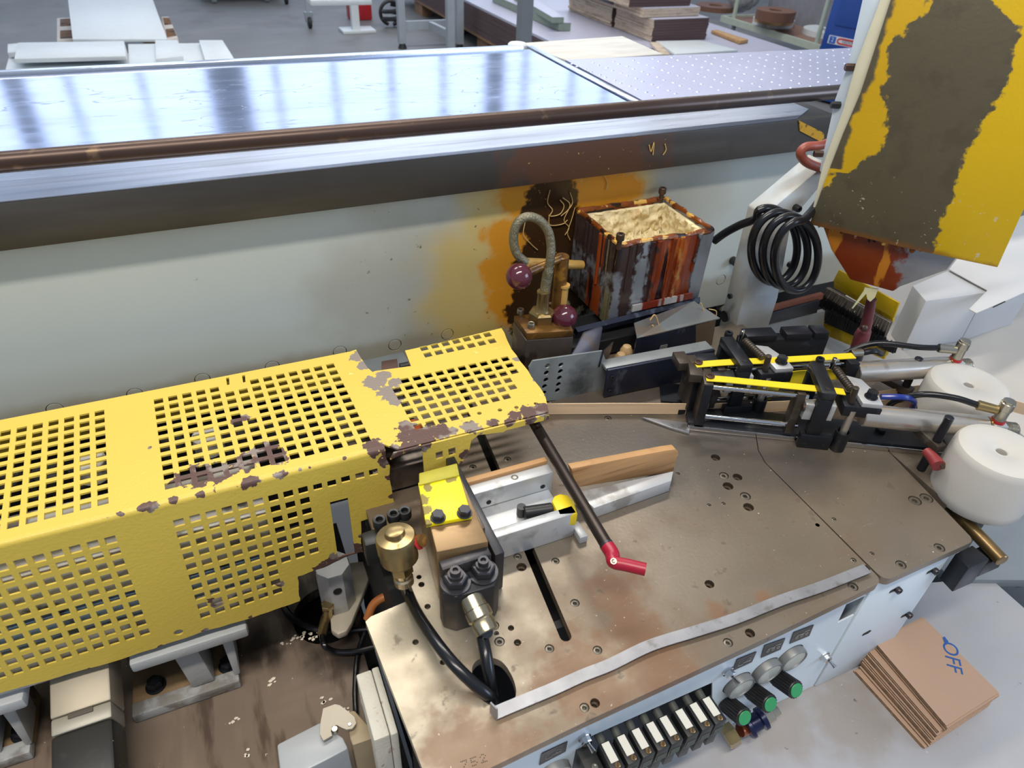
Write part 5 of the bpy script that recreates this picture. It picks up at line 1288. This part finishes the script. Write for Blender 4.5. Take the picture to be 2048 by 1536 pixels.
m_band = mat('oak_edge_band', S(214, 186, 152), .5, 0, .1, 8, [(S(188, 156, 122), ('n', 20, .5, .66, (.15, .15, 5)), None, None, .6)], vst=(.2, .2, 8))
g = G(); P = [A3((x, y, TZ + .0115)) for x, y in ((.345, .762), (.41, .738), (.52, .698), (.627, .657), (.70, .632), (.835, .592), (.95, .572), (1.034, .558), (1.095, .525), (1.151, .459), (1.20, .395))]
g.ribbon(P, EZ, (.3, .95, 0), .0215, .0012, 8)
tag(g.build('edge_band', m_band), 'light oak edge band strip running upright across the table', 'strip')

# guide bar and black block at the right table corner
t = thing('bar_holder', 'black steel block holding a round bar below the table corner', 'holder', (.84, .29, .82))
q = zs([(1910, 1108), (1945, 1090), (1980, 1118), (1938, 1136)], .875); zb_ = YP(1905, 1184, q[3][1])[2]
G().prism(q, (0, 0, zb_ - .875)).build('block', m_blk, t, .0015)
x_, y_ = q[2][0], q[3][1]
G().box(WF, (x_ + .0005, x_ + .045), (y_, q[1][1]), (zb_ + .012, .862)).build('block_lug', m_blk, t, .0015)
m_gold = mat('worn_golden_bar', S(150, 124, 84), .3, .85, .15, 24, [(S(96, 70, 46), ('n', 24, .56, .66), .5, .4, .7)])
a, b = A3((.902, .44, .875)), A3((.872, .272, .872))
G().cyl(a, b, .0092, seg=24, ch=.0012).build('round_bar', m_gold, t)
t = thing('side_bearer', 'grey machine frame below the nearest white roller', 'frame', (.98, .36, .70))
q = [YP(*p, .46) for p in ((1960, 1040), (2090, 930), (2090, 1120), (2012, 1152), (1985, 1120))]; G().prism(q, (0, .06, 0)).build('frame_block', m_grey2, t, .002)
q = [YP(*p, .455) for p in ((1975, 1062), (1990, 1055), (2045, 1105), (2034, 1116))]; G().prism(q, (0, .004, 0)).build('frame_strip', m_lgrey, t, .001)

# ---------------------------------------------------------------- control panel under the table front
SZ = .64
PY_ = .305
zp5 = lambda x, y: (1050 + x * .3418, 1150 + y * .3418)
pp5 = lambda x, y: YP(*zp5(x, y), PY_)
m_front = mat('front_panel_white', S(206, 216, 222), .42, 0, .02, 5)
m_label = mat('icon_plate_grey', S(72, 70, 68), .4, .3, .05)
t = thing('control_panel', 'white control panel under the table front with gauges and toggles', 'panel', (.37, PY_, SZ))
FP = Fr((0, PY_, 0), EX, EZ, EY)
FPo = Fr((0, PY_, 0), EX, EZ, -EY)
pol = lambda pts: [pp5(*p) for p in pts]
vw_top = pp5(1100, 627); vw_l = pp5(395, 935)
win = [A3((.256, PY_, .80)), A3((.437, PY_, .802)), A3((.452, PY_, .745)), A3((.462, PY_, .70)), A3((.462, PY_, .665)), A3((.27, PY_, .665))]
gc = [pp5(1245, 635), pp5(1410, 550), pp5(1555, 475)]
gh = [circ(c + A3((-.003, 0, .004)), EX, EZ, .0215, 24) for c in gc]
kb = [pp5(x, y) for x, y in ((1172, 745), (1318, 670), (1466, 592))]
rect = pol([(1880, 172), (2033, 102), (1966, 214), (1828, 282)])
tri = pol([(1890, 362), (1908, 372), (1880, 388)])
g0 = pp5(165, 1140)
plate('panel_sheet', [A3((.075, PY_, SZ + .001)), A3((.662, PY_, SZ + .001)), A3((.662, PY_, .886)), A3((.075, PY_, .886))], [win, rect] + gh + [circ(g0, EX, EZ, .021, 24)], FP, .002, m_front, t)
m_gauge = mat('gauge_face', S(176, 178, 168), .25, 0, .06, 20)
m_bez = mat('gauge_bezel', S(120, 122, 122), .4, .2, .05)
for c in gc + [g0]:
    bz = G().lathe(c, -EY, [(.0206, -.012), (.0206, .006), (.0196, .0085), (.0184, .0085), (.0182, .007)], 32, cap=False).build('gauge', m_bez, t)
    G().lathe(c, -EY, [(.0181, -.001), (.0181, .0072), (.011, .0082), (0, .0085)], 32).build('gauge_glass', m_gauge, bz)
for q in (((1238, 490), (1352, 445), (1325, 505), (1213, 556)), ((1400, 408), (1520, 366), (1492, 432), (1377, 481)), ((1570, 333), (1687, 288), (1660, 352), (1545, 399)), ((97, 1040), (247, 970), (235, 1028), (82, 1108))):
    P = [p - EY * .0006 for p in pol(q)]; c = sum(P) / 4
    ip = G().prism(P, (0, -.0006, 0)).build('icon_plate', m_label, t)
    e = unit(P[1] - P[0]); f = unit(A3((0, 0, 1))); Fi = Fr(c + A3((0, -.0014, 0)), e, f, -EY)
    w = np.linalg.norm(P[1] - P[0]) * .36
    g = G(); m_ic = mat('icon_grey', S(146, 146, 140), .5, 0, 0)
    h = .0045
    if q[0][0] in (1238, 97):
        g.tube([Fi.p(-w * .9, h, 0), Fi.p(-w * .9, -h, 0), Fi.p(-w * .2, -h, 0), Fi.p(-w * .2, -h * .4, 0), Fi.p(w * .8, -h * .4, 0)], .0003, 4, 2)
        g.tube([Fi.p(w * .5 + .0032 * math.cos(a), h * .4 + .0032 * math.sin(a), 0) for a in np.linspace(0, 6.2, 12)], .0003, 4, 2)
    else:
        for k in (-.7, 0, .7): g.tube([Fi.p(w * k + .0024 * math.cos(a), -h * .4 + .0024 * math.sin(a), 0) for a in np.linspace(0, 6.2, 10)], .0003, 4, 2)
        g.tube([Fi.p(-w * .8, h * .6, 0), Fi.p(w * .2, h * .6, 0), Fi.p(w * .2, h * 1.2, 0), Fi.p(w * .9, h * 1.2, 0)], .0003, 4, 2)
    g.build('pictogram', m_ic, ip)
for x, y in ((345, 945), (1185, 560), (1750, 470)):
    c = pp5(x, y)
    tg = G().lathe(c, -EY, [(.0085, 0), (.0085, .002), (.0066, .0025), (.0066, .008), (.0058, .009), (0, .009)], 8).build('toggle_nut', m_chr, t)
    G().cyl(c + A3((.001, -.009, 0)), c + A3((.003, -.019, -.002)), .002, .0032, 12).build('toggle_lever', m_chr, tg)
G().box(WF, (.08, .66), (.40, .41), (.645, .88)).build('inner_shade_plane', m_dark, t)  # added dark plane, stands for the shade inside the panel openings
m_rib = mat('ribbed_black', S(34, 33, 34), .4, 0, .1)
m_gcap = mat('green_cap', S(44, 140, 84), .4, 0, .05)
for k, (e_, lb) in enumerate((((1250, 850), 'green capped black regulator knob nearest the valves'), ((1403, 780), 'green capped black regulator knob in the middle of the three'), ((1548, 705), 'green capped black regulator knob furthest from the valves'))):
    b = kb[k]; L = .038; ka = unit((0, -.86, .5)); kw_ = unit(np.cross(ka, EX))
    tt = thing('regulator_knob', lb, 'knob', tuple(b), 'black regulator knobs with green caps')
    g = G(); seg = 40; prof = []
    g.lathe(b, ka, [(.0115, 0), (.0115, .004)], 24)
    for k2 in range(20): a = 2 * math.pi * k2 / 20; c = b + ka * .004 + (EX * math.cos(a) + kw_ * math.sin(a)) * .0112; g.cyl(c, c + ka * (L - .006), .0014, seg=6)
    g.cyl(b + ka * .004, b + ka * (L - .001), .0112, seg=28, ch=.0012)
    g.build('knob_body', m_rib, tt)
    G().cyl(b + ka * (L - .0008), b + ka * (L + .001), .0096, seg=28, ch=.0006).build('cap', m_gcap, tt)
# valves with white labels
m_valve = mat('valve_black', S(30, 31, 31), .45, 0, .1)
m_vlab = mat('valve_label', S(222, 218, 204), .6, 0, .03)
m_scr = mat('brass_slot_screw', S(186, 150, 104), .3, .9, .08)
m_vgreen = mat('valve_print', S(48, 60, 50), .5)
vy0, vy1 = .263, .296
f7 = YP(*zp5(1030, 915), vy0); vt = f7[2]
xs_ = [ZP(*zp5(x, y), vt)[0] for x, y in ((495, 1035), (585, 990), (670, 950), (755, 912), (833, 875), (923, 830), (1005, 790), (1080, 755))]
ordn = ('first', 'second', 'third', 'fourth', 'fifth', 'sixth', 'seventh', 'eighth')
for k, x in enumerate(xs_):
    tt = thing('solenoid_valve', '%s black solenoid valve with white label counted from the %s' % ((ordn[k], 'left toggle switch') if k < 4 else (ordn[7 - k], 'green capped knobs')), 'valve', (x, vy0, vt - .055), 'black solenoid valves in the panel opening')
    g = G(); g.box(WF, (x - .0082, x + .0082), (vy0, vy1), (vt - .030, vt)); b_ = g.build('valve_body', m_valve, tt, .001)
    G().box(WF, (x - .0066, x + .0066), (vy0 + .003, vy1 - .003), (vt - .060, vt - .0305)).build('valve_base', m_valve, tt, .001)
    G().box(WF, (x - .0048, x + .0048), (vy0 + .0085, vy1 - .0015), (vt + .0001, vt + .0007)).build('white_label', m_vlab, tt)
    s = G().lathe((x + .001, vy0 + .0045, vt + .0001), EZ, [(.0033, 0), (.0033, .0012), (.0028, .0016), (0, .0016)], 16).build('slot_screw', m_scr, tt)
    G().box(Fr((x + .001, vy0 + .0045, vt + .0017), (.6, .8, 0)), (-.0028, .0028), (-.0003, .0003), (0, .0002)).build('slot', m_sock, s)
    G().box(WF, (x - .0062, x + .0062), (vy0 - .0005, vy0 - .0001), (vt - .026, vt - .014)).build('print', m_vgreen, tt)
    G().cyl((x, vy1, vt - .008), (x, .335, vt - .004), .0052, seg=14).build('connector', mat('connector_grey', S(74, 76, 72), .5), tt)
t = thing('valve_terminal', 'dark terminal block left of the row of solenoid valves', 'terminal', (.245, .28, vt - .06))
G().box(WF, (xs_[0] - .031, xs_[0] - .0105), (.272, .33), (vt - .06, vt - .012)).build('terminal_body', m_valve, t, .001)
bolt('screw', (xs_[0] - .02, .2795, vt - .012), EZ, .004, .002, m_nk, t)
t = thing('pneumatic_coupling', 'brass and blue pneumatic coupling below the regulator knobs', 'coupling', (.5, .28, SZ))
bp_ = [YP(*zp5(x, y), .284) for x, y in ((1215, 930), (1265, 905), (1310, 885), (1350, 865), (1405, 835), (1450, 800), (1500, 755))]
ax = unit(bp_[-1] - bp_[0]) 
G().lathe(bp_[0] - ax * .012, ax, [(.014, 0), (.0155, .002), (.0155, .016), (.012, .017), (0, .017)], 6).build('brass_nut', m_brass, t)
G().cyl(bp_[1] - ax * .002, bp_[2] - ax * .004, .009, seg=18).build('copper_collar', mat('copper', S(150, 84, 60), .3, .8), t)
m_bl = mat('blue_black_coupling', S(26, 32, 66), .3, .4, .1)
G().lathe(bp_[2] - ax * .004, ax, [(.015, 0), (.0165, .002), (.0165, .006), (.012, .008), (.012, .02), (.0155, .022), (.0155, .028), (.010, .03), (0, .03)], 26).build('blue_coupling', m_bl, t)
G().lathe(bp_[4] + ax * .0, ax, [(.0095, 0), (.0095, .012), (.007, .013), (.007, .022), (0, .022)], 6).build('nickel_nut', m_nk, t)
# second panel right of the seam
P2 = .303
t = thing('end_cover', 'plain white end cover right of the control panel seam', 'cover', (.74, P2, SZ))
xr_ = YP(1888, 1116, P2)[0]
G().prism([A3((.6645, P2, SZ + .001)), A3((xr_ + .008, P2, SZ + .001)), A3((xr_ + .012, P2, .886)), A3((.6645, P2, .886))], (0, .03, 0)).build('panel_sheet', m_front, t, .001)
for p in ((1791, 1178), (1813, 1228), (1865, 1140), (1736, 1264)):
    c = YP(*p, P2)
    G().prism([c + A3((a, -.0001, b)) for a, b in ((-.010, -.0035), (.002, -.004), (.006, .0), (.002, .004), (-.010, .0015))], (0, -.0004, 0)).build('slot_hole', m_sock, t)
    if p[0] != 1736: bolt('screw', c + A3((.002, -.0005, .0)), (0, -1, 0), .0048, .006, m_bluesteel, t)

# zinc shelf, cardboard
m_shelf = mat('zinc_shelf', S(190, 188, 190), .4, .45, .07, 4, [(S(206, 200, 190), ('w', 7, (0, 0, 1.1), .003, (.6, 3, 1)), .4, .7, .4), (S(150, 130, 106), ('b', [(*ZP(1690, 1440, SZ)[:2], SZ, .06), (*ZP(1560, 1440, SZ)[:2], SZ, .05)], .9, 20, .5), .5, .4, .5),
    (S(84, 80, 84), ('n', 60, .70, .75), .5, .4, .7), (S(226, 222, 214), ('n', 150, .7, .72), .5, .2, .6)], rvar=.14)
e1, e2 = ZP(1980, 1156, SZ), ZP(2048, 1216, SZ)
q = [A3((.06, .40, SZ)), A3((.90, .40, SZ)), e1, e2, e2 + (e2 - e1) * 3, A3((1.25, -.3, SZ)), A3((.06, -.3, SZ))]
tag(G().prism(q, (0, 0, -.003)).build('zinc_shelf', m_shelf), 'scratched zinc sheet shelf under the control panel', 'shelf')
m_cb = mat('cardboard', S(172, 142, 120), .75, 0, .04, 7)
m_cbe = mat('corrugated_edge', S(104, 78, 48), .85, 0, .3, 60, [(S(70, 52, 32), ('n', 120, .5, .58, (1, 1, .2)), None, None, .8)])
ORD = 'second third fourth fifth sixth seventh eighth ninth tenth eleventh twelfth thirteenth fourteenth fifteenth sixteenth seventeenth'.split()
NB = 17; th = .0029
Bq = zs([(1708, 1343), (1846, 1496), (1975, 1408), (1850, 1262)], SZ + .003); topz = SZ + NB * th
Tq = zs([(1749, 1283), (1893, 1452), (1998, 1385), (1845, 1233)], topz)
for k in range(NB):
    s = k / (NB - 1); s2 = min(1, s * 1.0); ss = 0 if s < .12 else (.28 + .5 * s if s < .8 else 1.0)
    j = A3((rnd.uniform(-.0015, .0015), rnd.uniform(-.003, .002), 0)) if k < NB - 1 else A3((0, 0, 0))
    C = [a * (1 - ss) + b * ss + j for a, b in zip(Bq, Tq)]
    z0 = SZ + .0003 + k * th
    C = [A3((p[0], p[1], z0)) for p in C]
    nth = ORD[NB - 2 - k] if k < NB - 1 else ''
    lb = 'topmost cardboard sheet of the stack with blue printed letters' if k == NB - 1 else ('bottom cardboard sheet of the stack lying on the zinc shelf' if k == 0 else nth + ' corrugated sheet from the top of the cardboard stack')
    tt = thing('cardboard_sheet', lb, 'cardboard', tuple(sum(C) / 4), 'stacked cardboard sheets')
    for nm, a, b, M in (('liner', 0, .0003, m_cb), ('corrugation', .00032, .0023, m_cbe), ('liner', .00232, .0026, m_cb)):
        cc = sum(C) / 4; sh = .998 if nm == 'corrugation' else 1
        G().prism([cc + (p - cc) * sh + A3((0, 0, a)) for p in C], (0, 0, b - a)).build(nm, M, tt)
    if k == NB - 1:
        zt = z0 + .0026
        a, b = ZP(1898, 1279, zt), ZP(1911, 1343, zt); d = unit(b - a); d[2] = 0; d = unit(d)
        a0 = ZP(1903, 1314, zt)
        v = A3((-d[1], d[0], 0))
        tx = text('lettering', 'OFF', Fr(a0 + A3((0, 0, .0002)), d, v), .030, mat('print_blue', S(40, 84, 150), .6, 0, 0), tt, .0001)
        q = [ZP(x, y, zt + .0002) for x, y in ((1885, 1275), (1889, 1273), (1897, 1283), (1893, 1290), (1888, 1284))]
        G().prism(q, (0, 0, .0002)).build('cut_letter', mat('print_blue', None), tt)
# dark gap right of the shelf
t = thing('lower_pipe', 'pale pipe fitting in the dark gap right of the shelf', 'pipe', (1.2, .5, .4))
G().cyl(ZP(2030, 1165, .55), ZP(2052, 1140, .55), .012, seg=16, ch=.002).build('pipe', m_grey2, t)
G().cyl(ZP(2034, 1158, .56), ZP(2040, 1150, .56), .016, seg=16, ch=.002).build('fitting', m_white, t)
tag(G().box(WF, (1.04, 2.2), (.56, 1.0), (.1, .62)).build('gap_backdrop', m_dark), 'added dark gap plinth at the right edge', 'backdrop')  # dark box added to fill the gap with shade

# ---------------------------------------------------------------- lower left: base plate, castings, motor, boxes
BZ = .60
m_base = mat('oily_base_plate', S(130, 114, 100), .44, .25, .16, 5, [
    (S(44, 36, 32), ('b', [(*ZP(x, y, BZ)[:2], BZ, r) for x, y, r in ((640, 1230, .09), (720, 1290, .06), (540, 1290, .05), (420, 1300, .06))], .9, 12, .5), .4, .2, .9),  # dark blobs paint the shade under the guard around the opening
    (S(150, 132, 116), ('n', 9, .52, .66, (2, .5, 1)), .4, .3, .6), (S(70, 54, 44), ('n', 12, .55, .66, (2.2, .4, 1)), .4, .3, .7),
    (S(220, 210, 196), ('n', 120, .70, .72), .6, 0, .8)], rvar=.15)
t = thing('base_plate', 'brown oily steel base plate below the yellow guard', 'plate', (-.2, .7, BZ - .02))
q = [A3((x, y, BZ)) for x, y in ((-.9, .30), (.065, .30), (.065, 1.02), (-.9, 1.02))]
hol = circ(ZP(655, 1228, BZ), EX, EY, .055, 24)
plate('plate_sheet', q, [hol], WF, .02, m_base, t, at=BZ - .02)
G().box(WF, (-.6, .09), (.40, 1.0), (.42, .50)).build('sump', m_dark, t)
g = G()
for x, y in ((550, 1362), (500, 1505), (600, 1275), (625, 1275), (590, 1282), (640, 1262), (615, 1266), (575, 1288), (470, 1440), (690, 1420), (655, 1395)):
    p = ZP(x, y, BZ + .001)
    for k in range(4):
        qd = p + A3((rnd.uniform(-.008, .008), rnd.uniform(-.006, .006), 0)); a = rnd.uniform(0, 3); r_ = rnd.uniform(.0015, .004)
        g.prism([qd + A3((r_ * math.cos(a + b), r_ * math.sin(a + b) * rnd.uniform(.4, 1), 0)) for b in (0, 1.3, 2.6, 4.2, 5.2)], (0, 0, .0012))
tag(g.build('plaster_crumbs', mat('crumb_white', S(226, 214, 196), .8), kind='stuff'), 'pale crumbs and flakes scattered on the base plate', 'debris')
m_iron = mat('grey_cast_iron', S(168, 170, 170), .5, .0, .08, 12, [(S(92, 78, 60), ('*', ('n', 20, .44, .6), ('g', (0, 0, 1), BZ + .05, BZ + .01, .03, 20)), .7, 0, .8)], bump=.3, bs=120)
m_irond = mat('dirty_cast_iron', S(88, 80, 70), .7, .1, .2, 12, [(S(50, 44, 40), ('n', 14, .5, .64), .8, 0, .8), (S(150, 120, 80), ('g', (0, 0, 1), BZ + .03, BZ + .012, .02, 30), .8, 0, .7)])
yf = .6425; fa = YP(307, 1316, .640); fb = YP(500, 1274, .640); xl, xr2 = YP(255, 1328, .640)[0], fb[0]
t = thing('casting_foot', 'grey cast iron foot with two bolts right of the square motor', 'casting', ((xl + xr2) / 2, yf, BZ))
G().box(WF, (xl - .028, xr2 - .032), (yf, yf + .022), (BZ + .0005, BZ + .019)).build('foot_bar', m_iron, t, .003)
G().box(WF, (xl - .028, xr2 - .032), (yf + .0225, yf + .078), (BZ + .0005, BZ + .013)).build('foot_floor', m_irond, t, .001)
G().box(WF, (xl - .028, xr2 - .032), (yf + .0785, yf + .095), (BZ + .0005, fa[2] - .022)).build('rear_web', m_irond, t, .001)
G().box(WF, (xl, xr2), (.640, yf + .078), (fa[2] - .020, fa[2])).build('flange', m_iron, t, .004)
G().prism([A3((-.188, yf + .018, fa[2] - .0205)), A3((-.156, yf + .018, fa[2] - .0205)), A3((-.147, yf + .012, BZ + .0195)), A3((-.179, yf + .012, BZ + .0195))], (0, .055, 0)).build('center_rib', m_iron, t, .004)
G().prism([A3((-.123, yf + .018, fa[2] - .0205)), A3((-.106, yf + .018, fa[2] - .0205)), A3((-.112, yf + .010, BZ + .0195)), A3((-.121, yf + .010, BZ + .0195))], (0, .055, 0)).build('end_rib', m_iron, t, .003)
for p in ((312, 1372), (457, 1331)):
    c = ZP(p[0], p[1], BZ + .0135); c[1] = min(c[1], yf + .06); bolt('bolt', c, EZ, .011, .012, m_blk, t, False, .014)
t2 = copy_tree(t, (-.268, 0, 0)); t2['label'] = 'grey cast iron foot left of the square motor at the corner'
t['group'] = t2['group'] = 'cast iron feet under the guard'
mo = YP(98, 1358, .66); md = A3((0, -math.cos(math.radians(15.2)), -math.sin(math.radians(15.2)))); Fm = Fr(mo, (1, 0, 0), None, np.cross((1, 0, 0), md)); Fm.v = md; Fm.w = unit(np.cross(md, (1, 0, 0)));
if Fm.w[2] < 0: Fm.w = -Fm.w
def ms(x, y):
    h = hit((x, y), mo, Fm.w); return Fm.inv(h)
wq = .069; s1_ = ms(98, 1440)[1]; s2_ = ms(100, 1475)[1]
t = thing('drive_motor', 'square aluminium drive motor with black end pointing at the viewer', 'motor', (-.28, .55, BZ))
G().box(Fm, (0, wq), (-.05, s1_), (-.062, 0)).build('motor_body', mat('motor_alu', S(158, 148, 130), .45, .3, .08, 10), t, .003)
G().box(Fm, (.0005, wq - .0005), (s1_ + .0003, s2_), (-.062, -.0008)).build('motor_band', mat('motor_grey', S(156, 152, 140), .45, .3, .05), t, .003)
G().box(Fm, (.02, .048), (s1_ + .0006, s1_ + .007), (-.0006, .0012)).build('cable_notch', m_irond, t, .0005)
G().box(Fm, (.0, wq), (s2_ + .0003, s2_ + .10), (-.062, 0)).build('motor_cap', mat('speckled_black', S(34, 34, 34), .45, 0, .1, 10, [(S(214, 210, 200), ('n', 170, .71, .73), .6, 0, .9), (S(80, 78, 74), ('n', 18, .58, .7), .5, 0, .5)]), t, .005)
# small cylinder with elbow, arm, hoses
t = thing('air_actuator', 'octagonal aluminium actuator with brass elbow under the guard', 'actuator', (.045, .70, BZ))
AY = .70
ab = YP(679, 1214, AY); at_ = YP(656, 1132, AY)
G().lathe((ab[0], AY, ab[2]), EZ, [(.026, 0), (.0275, .002), (.0275, at_[2] - ab[2]), (.026, at_[2] - ab[2] + .002), (0, at_[2] - ab[2] + .002)], 8, .39).build('actuator_body', m_mill, t)
c = YP(675, 1182, AY - .0255); G().cyl(c, c + A3((0, -.0015, 0)), .0065, seg=16).build('port_hole', m_sock, t)
G().tube([YP(x, y, AY - .022) for x, y in ((655, 1212), (655, 1228), (650, 1242), (645, 1266))], .008, 14, 6).build('brass_elbow', m_brass, t)
c = YP(656, 1215, AY - .022); G().lathe(c, EZ, [(.0095, 0), (.0102, .001), (.0102, .009), (.009, .010), (0, .010)], 6).build('elbow_nut', m_brass, t)
tag(G().tube([YP(645, 1266, AY - .022)] + [ZP(x, y, z) for x, y, z in ((648, 1290, BZ + .03), (670, 1303, BZ + .012), (710, 1303, BZ + .012), (760, 1292, BZ + .012))], .0046, 10, 6).build('thin_hose', m_hose), 'thin black hose from the brass elbow along the base plate', 'hose')
q = zs([(690, 1126), (746, 1119), (744, 1142), (703, 1246), (693, 1262), (676, 1269), (662, 1260), (658, 1205)], .655)
tag(G().prism(q, (0, 0, -.014)).build('support_arm', mat('cream_casting', S(176, 166, 148), .5, .1, .1, 14, [(S(120, 92, 66), ('n', 18, .54, .66), .6, 0, .7)]), None, .003), 'cream cast arm carrying the octagonal actuator', 'arm')
tag(G().tube([ZP(x, y, z) for x, y, z in ((735, 1238, .74), (748, 1208, .76), (775, 1192, .77), (815, 1186, .765), (850, 1190, .75))], .0062, 12, 6).build('orange_hose', mat('orange_hose', S(166, 100, 50), .4, 0, .1)), 'orange brown hose bending under the table corner', 'hose')
tag(G().tube([ZP(x, y, BZ + .006) for x, y in ((560, 1195), (580, 1230), (620, 1255), (680, 1262), (740, 1258), (800, 1260))], .005, 10, 6).build('floor_cable', m_hose), 'black cable curving on the dark part of the base plate', 'cable')
tag(G().tube([ZP(x, y, BZ + .006) for x, y in ((730, 1265), (715, 1310), (710, 1380), (712, 1430))], .004, 10, 6).build('floor_cable', m_hose), 'thin black cable running down beside the pale junction box', 'cable')
m_jb = mat('junction_grey', S(196, 192, 180), .5, 0, .05, 40, [(S(140, 104, 76), ('n', 90, .62, .7), .6, 0, .6)], bump=.4, bs=300)
t = thing('junction_box', 'tall pale grey junction box against the left table edge', 'box', (.048, .41, .60))
G().box(WF, (.034, .0515), (.369, .450), (BZ, .85)).build('box_body', m_jb, t, .002)
G().box(WF, (.052, .0605), (.368, .451), (BZ, .85)).build('box_lid', m_jb, t, .002)
t = thing('plug_connector', 'grey heavy duty plug connector with a folded latch', 'connector', (0, .42, BZ))
m_plug = mat('plug_grey', S(152, 156, 160), .45, .1, .05, 20)
hz_ = .80
q = zs([(553, 1488), (641, 1443), (686, 1474), (697, 1497), (650, 1522), (562, 1566)], hz_); G().prism(q, (0, 0, BZ + .0005 - hz_)).build('plug_hood', m_plug, t, .003)
q = zs([(690, 1424), (709, 1420), (742, 1457), (745, 1477), (705, 1491), (700, 1478)], hz_ - .002); G().prism(q, (0, 0, BZ + .0005 - hz_)).build('plug_collar', mat('plug_tan', S(146, 130, 104), .55, .1, .1, 30), t, .002)
q = zs([(720, 1400), (730, 1398), (748, 1450), (738, 1455)], hz_ + .004); G().prism(q, (0, 0, -.02)).build('hinge_bar', m_plug, t, .001)
lp = [(540 + x * .15625, 1320 + y * .15625) for x, y in ((685, 640), (835, 585), (900, 600), (1000, 675), (1085, 750), (1105, 830), (1060, 895), (985, 910), (910, 880), (860, 850), (800, 870), (785, 930), (800, 985), (690, 1050), (645, 970), (650, 830))]
lt = plate('latch', zs(lp, hz_ + .0025), [], WF, .0035, mat('latch_grey', S(150, 142, 128), .4, .2, .05), t, at=hz_ + .0025)
for x, y in ((830, 895), (1020, 825)):
    c = ZP(540 + x * .15625, 1320 + y * .15625, hz_ + .006); G().cyl(c - A3((0, 0, .004)), c + A3((0, 0, .003 if x < 900 else .001)), .0034 if x < 900 else .0022, seg=14, ch=.0004).build('latch_pin', m_nk, lt)
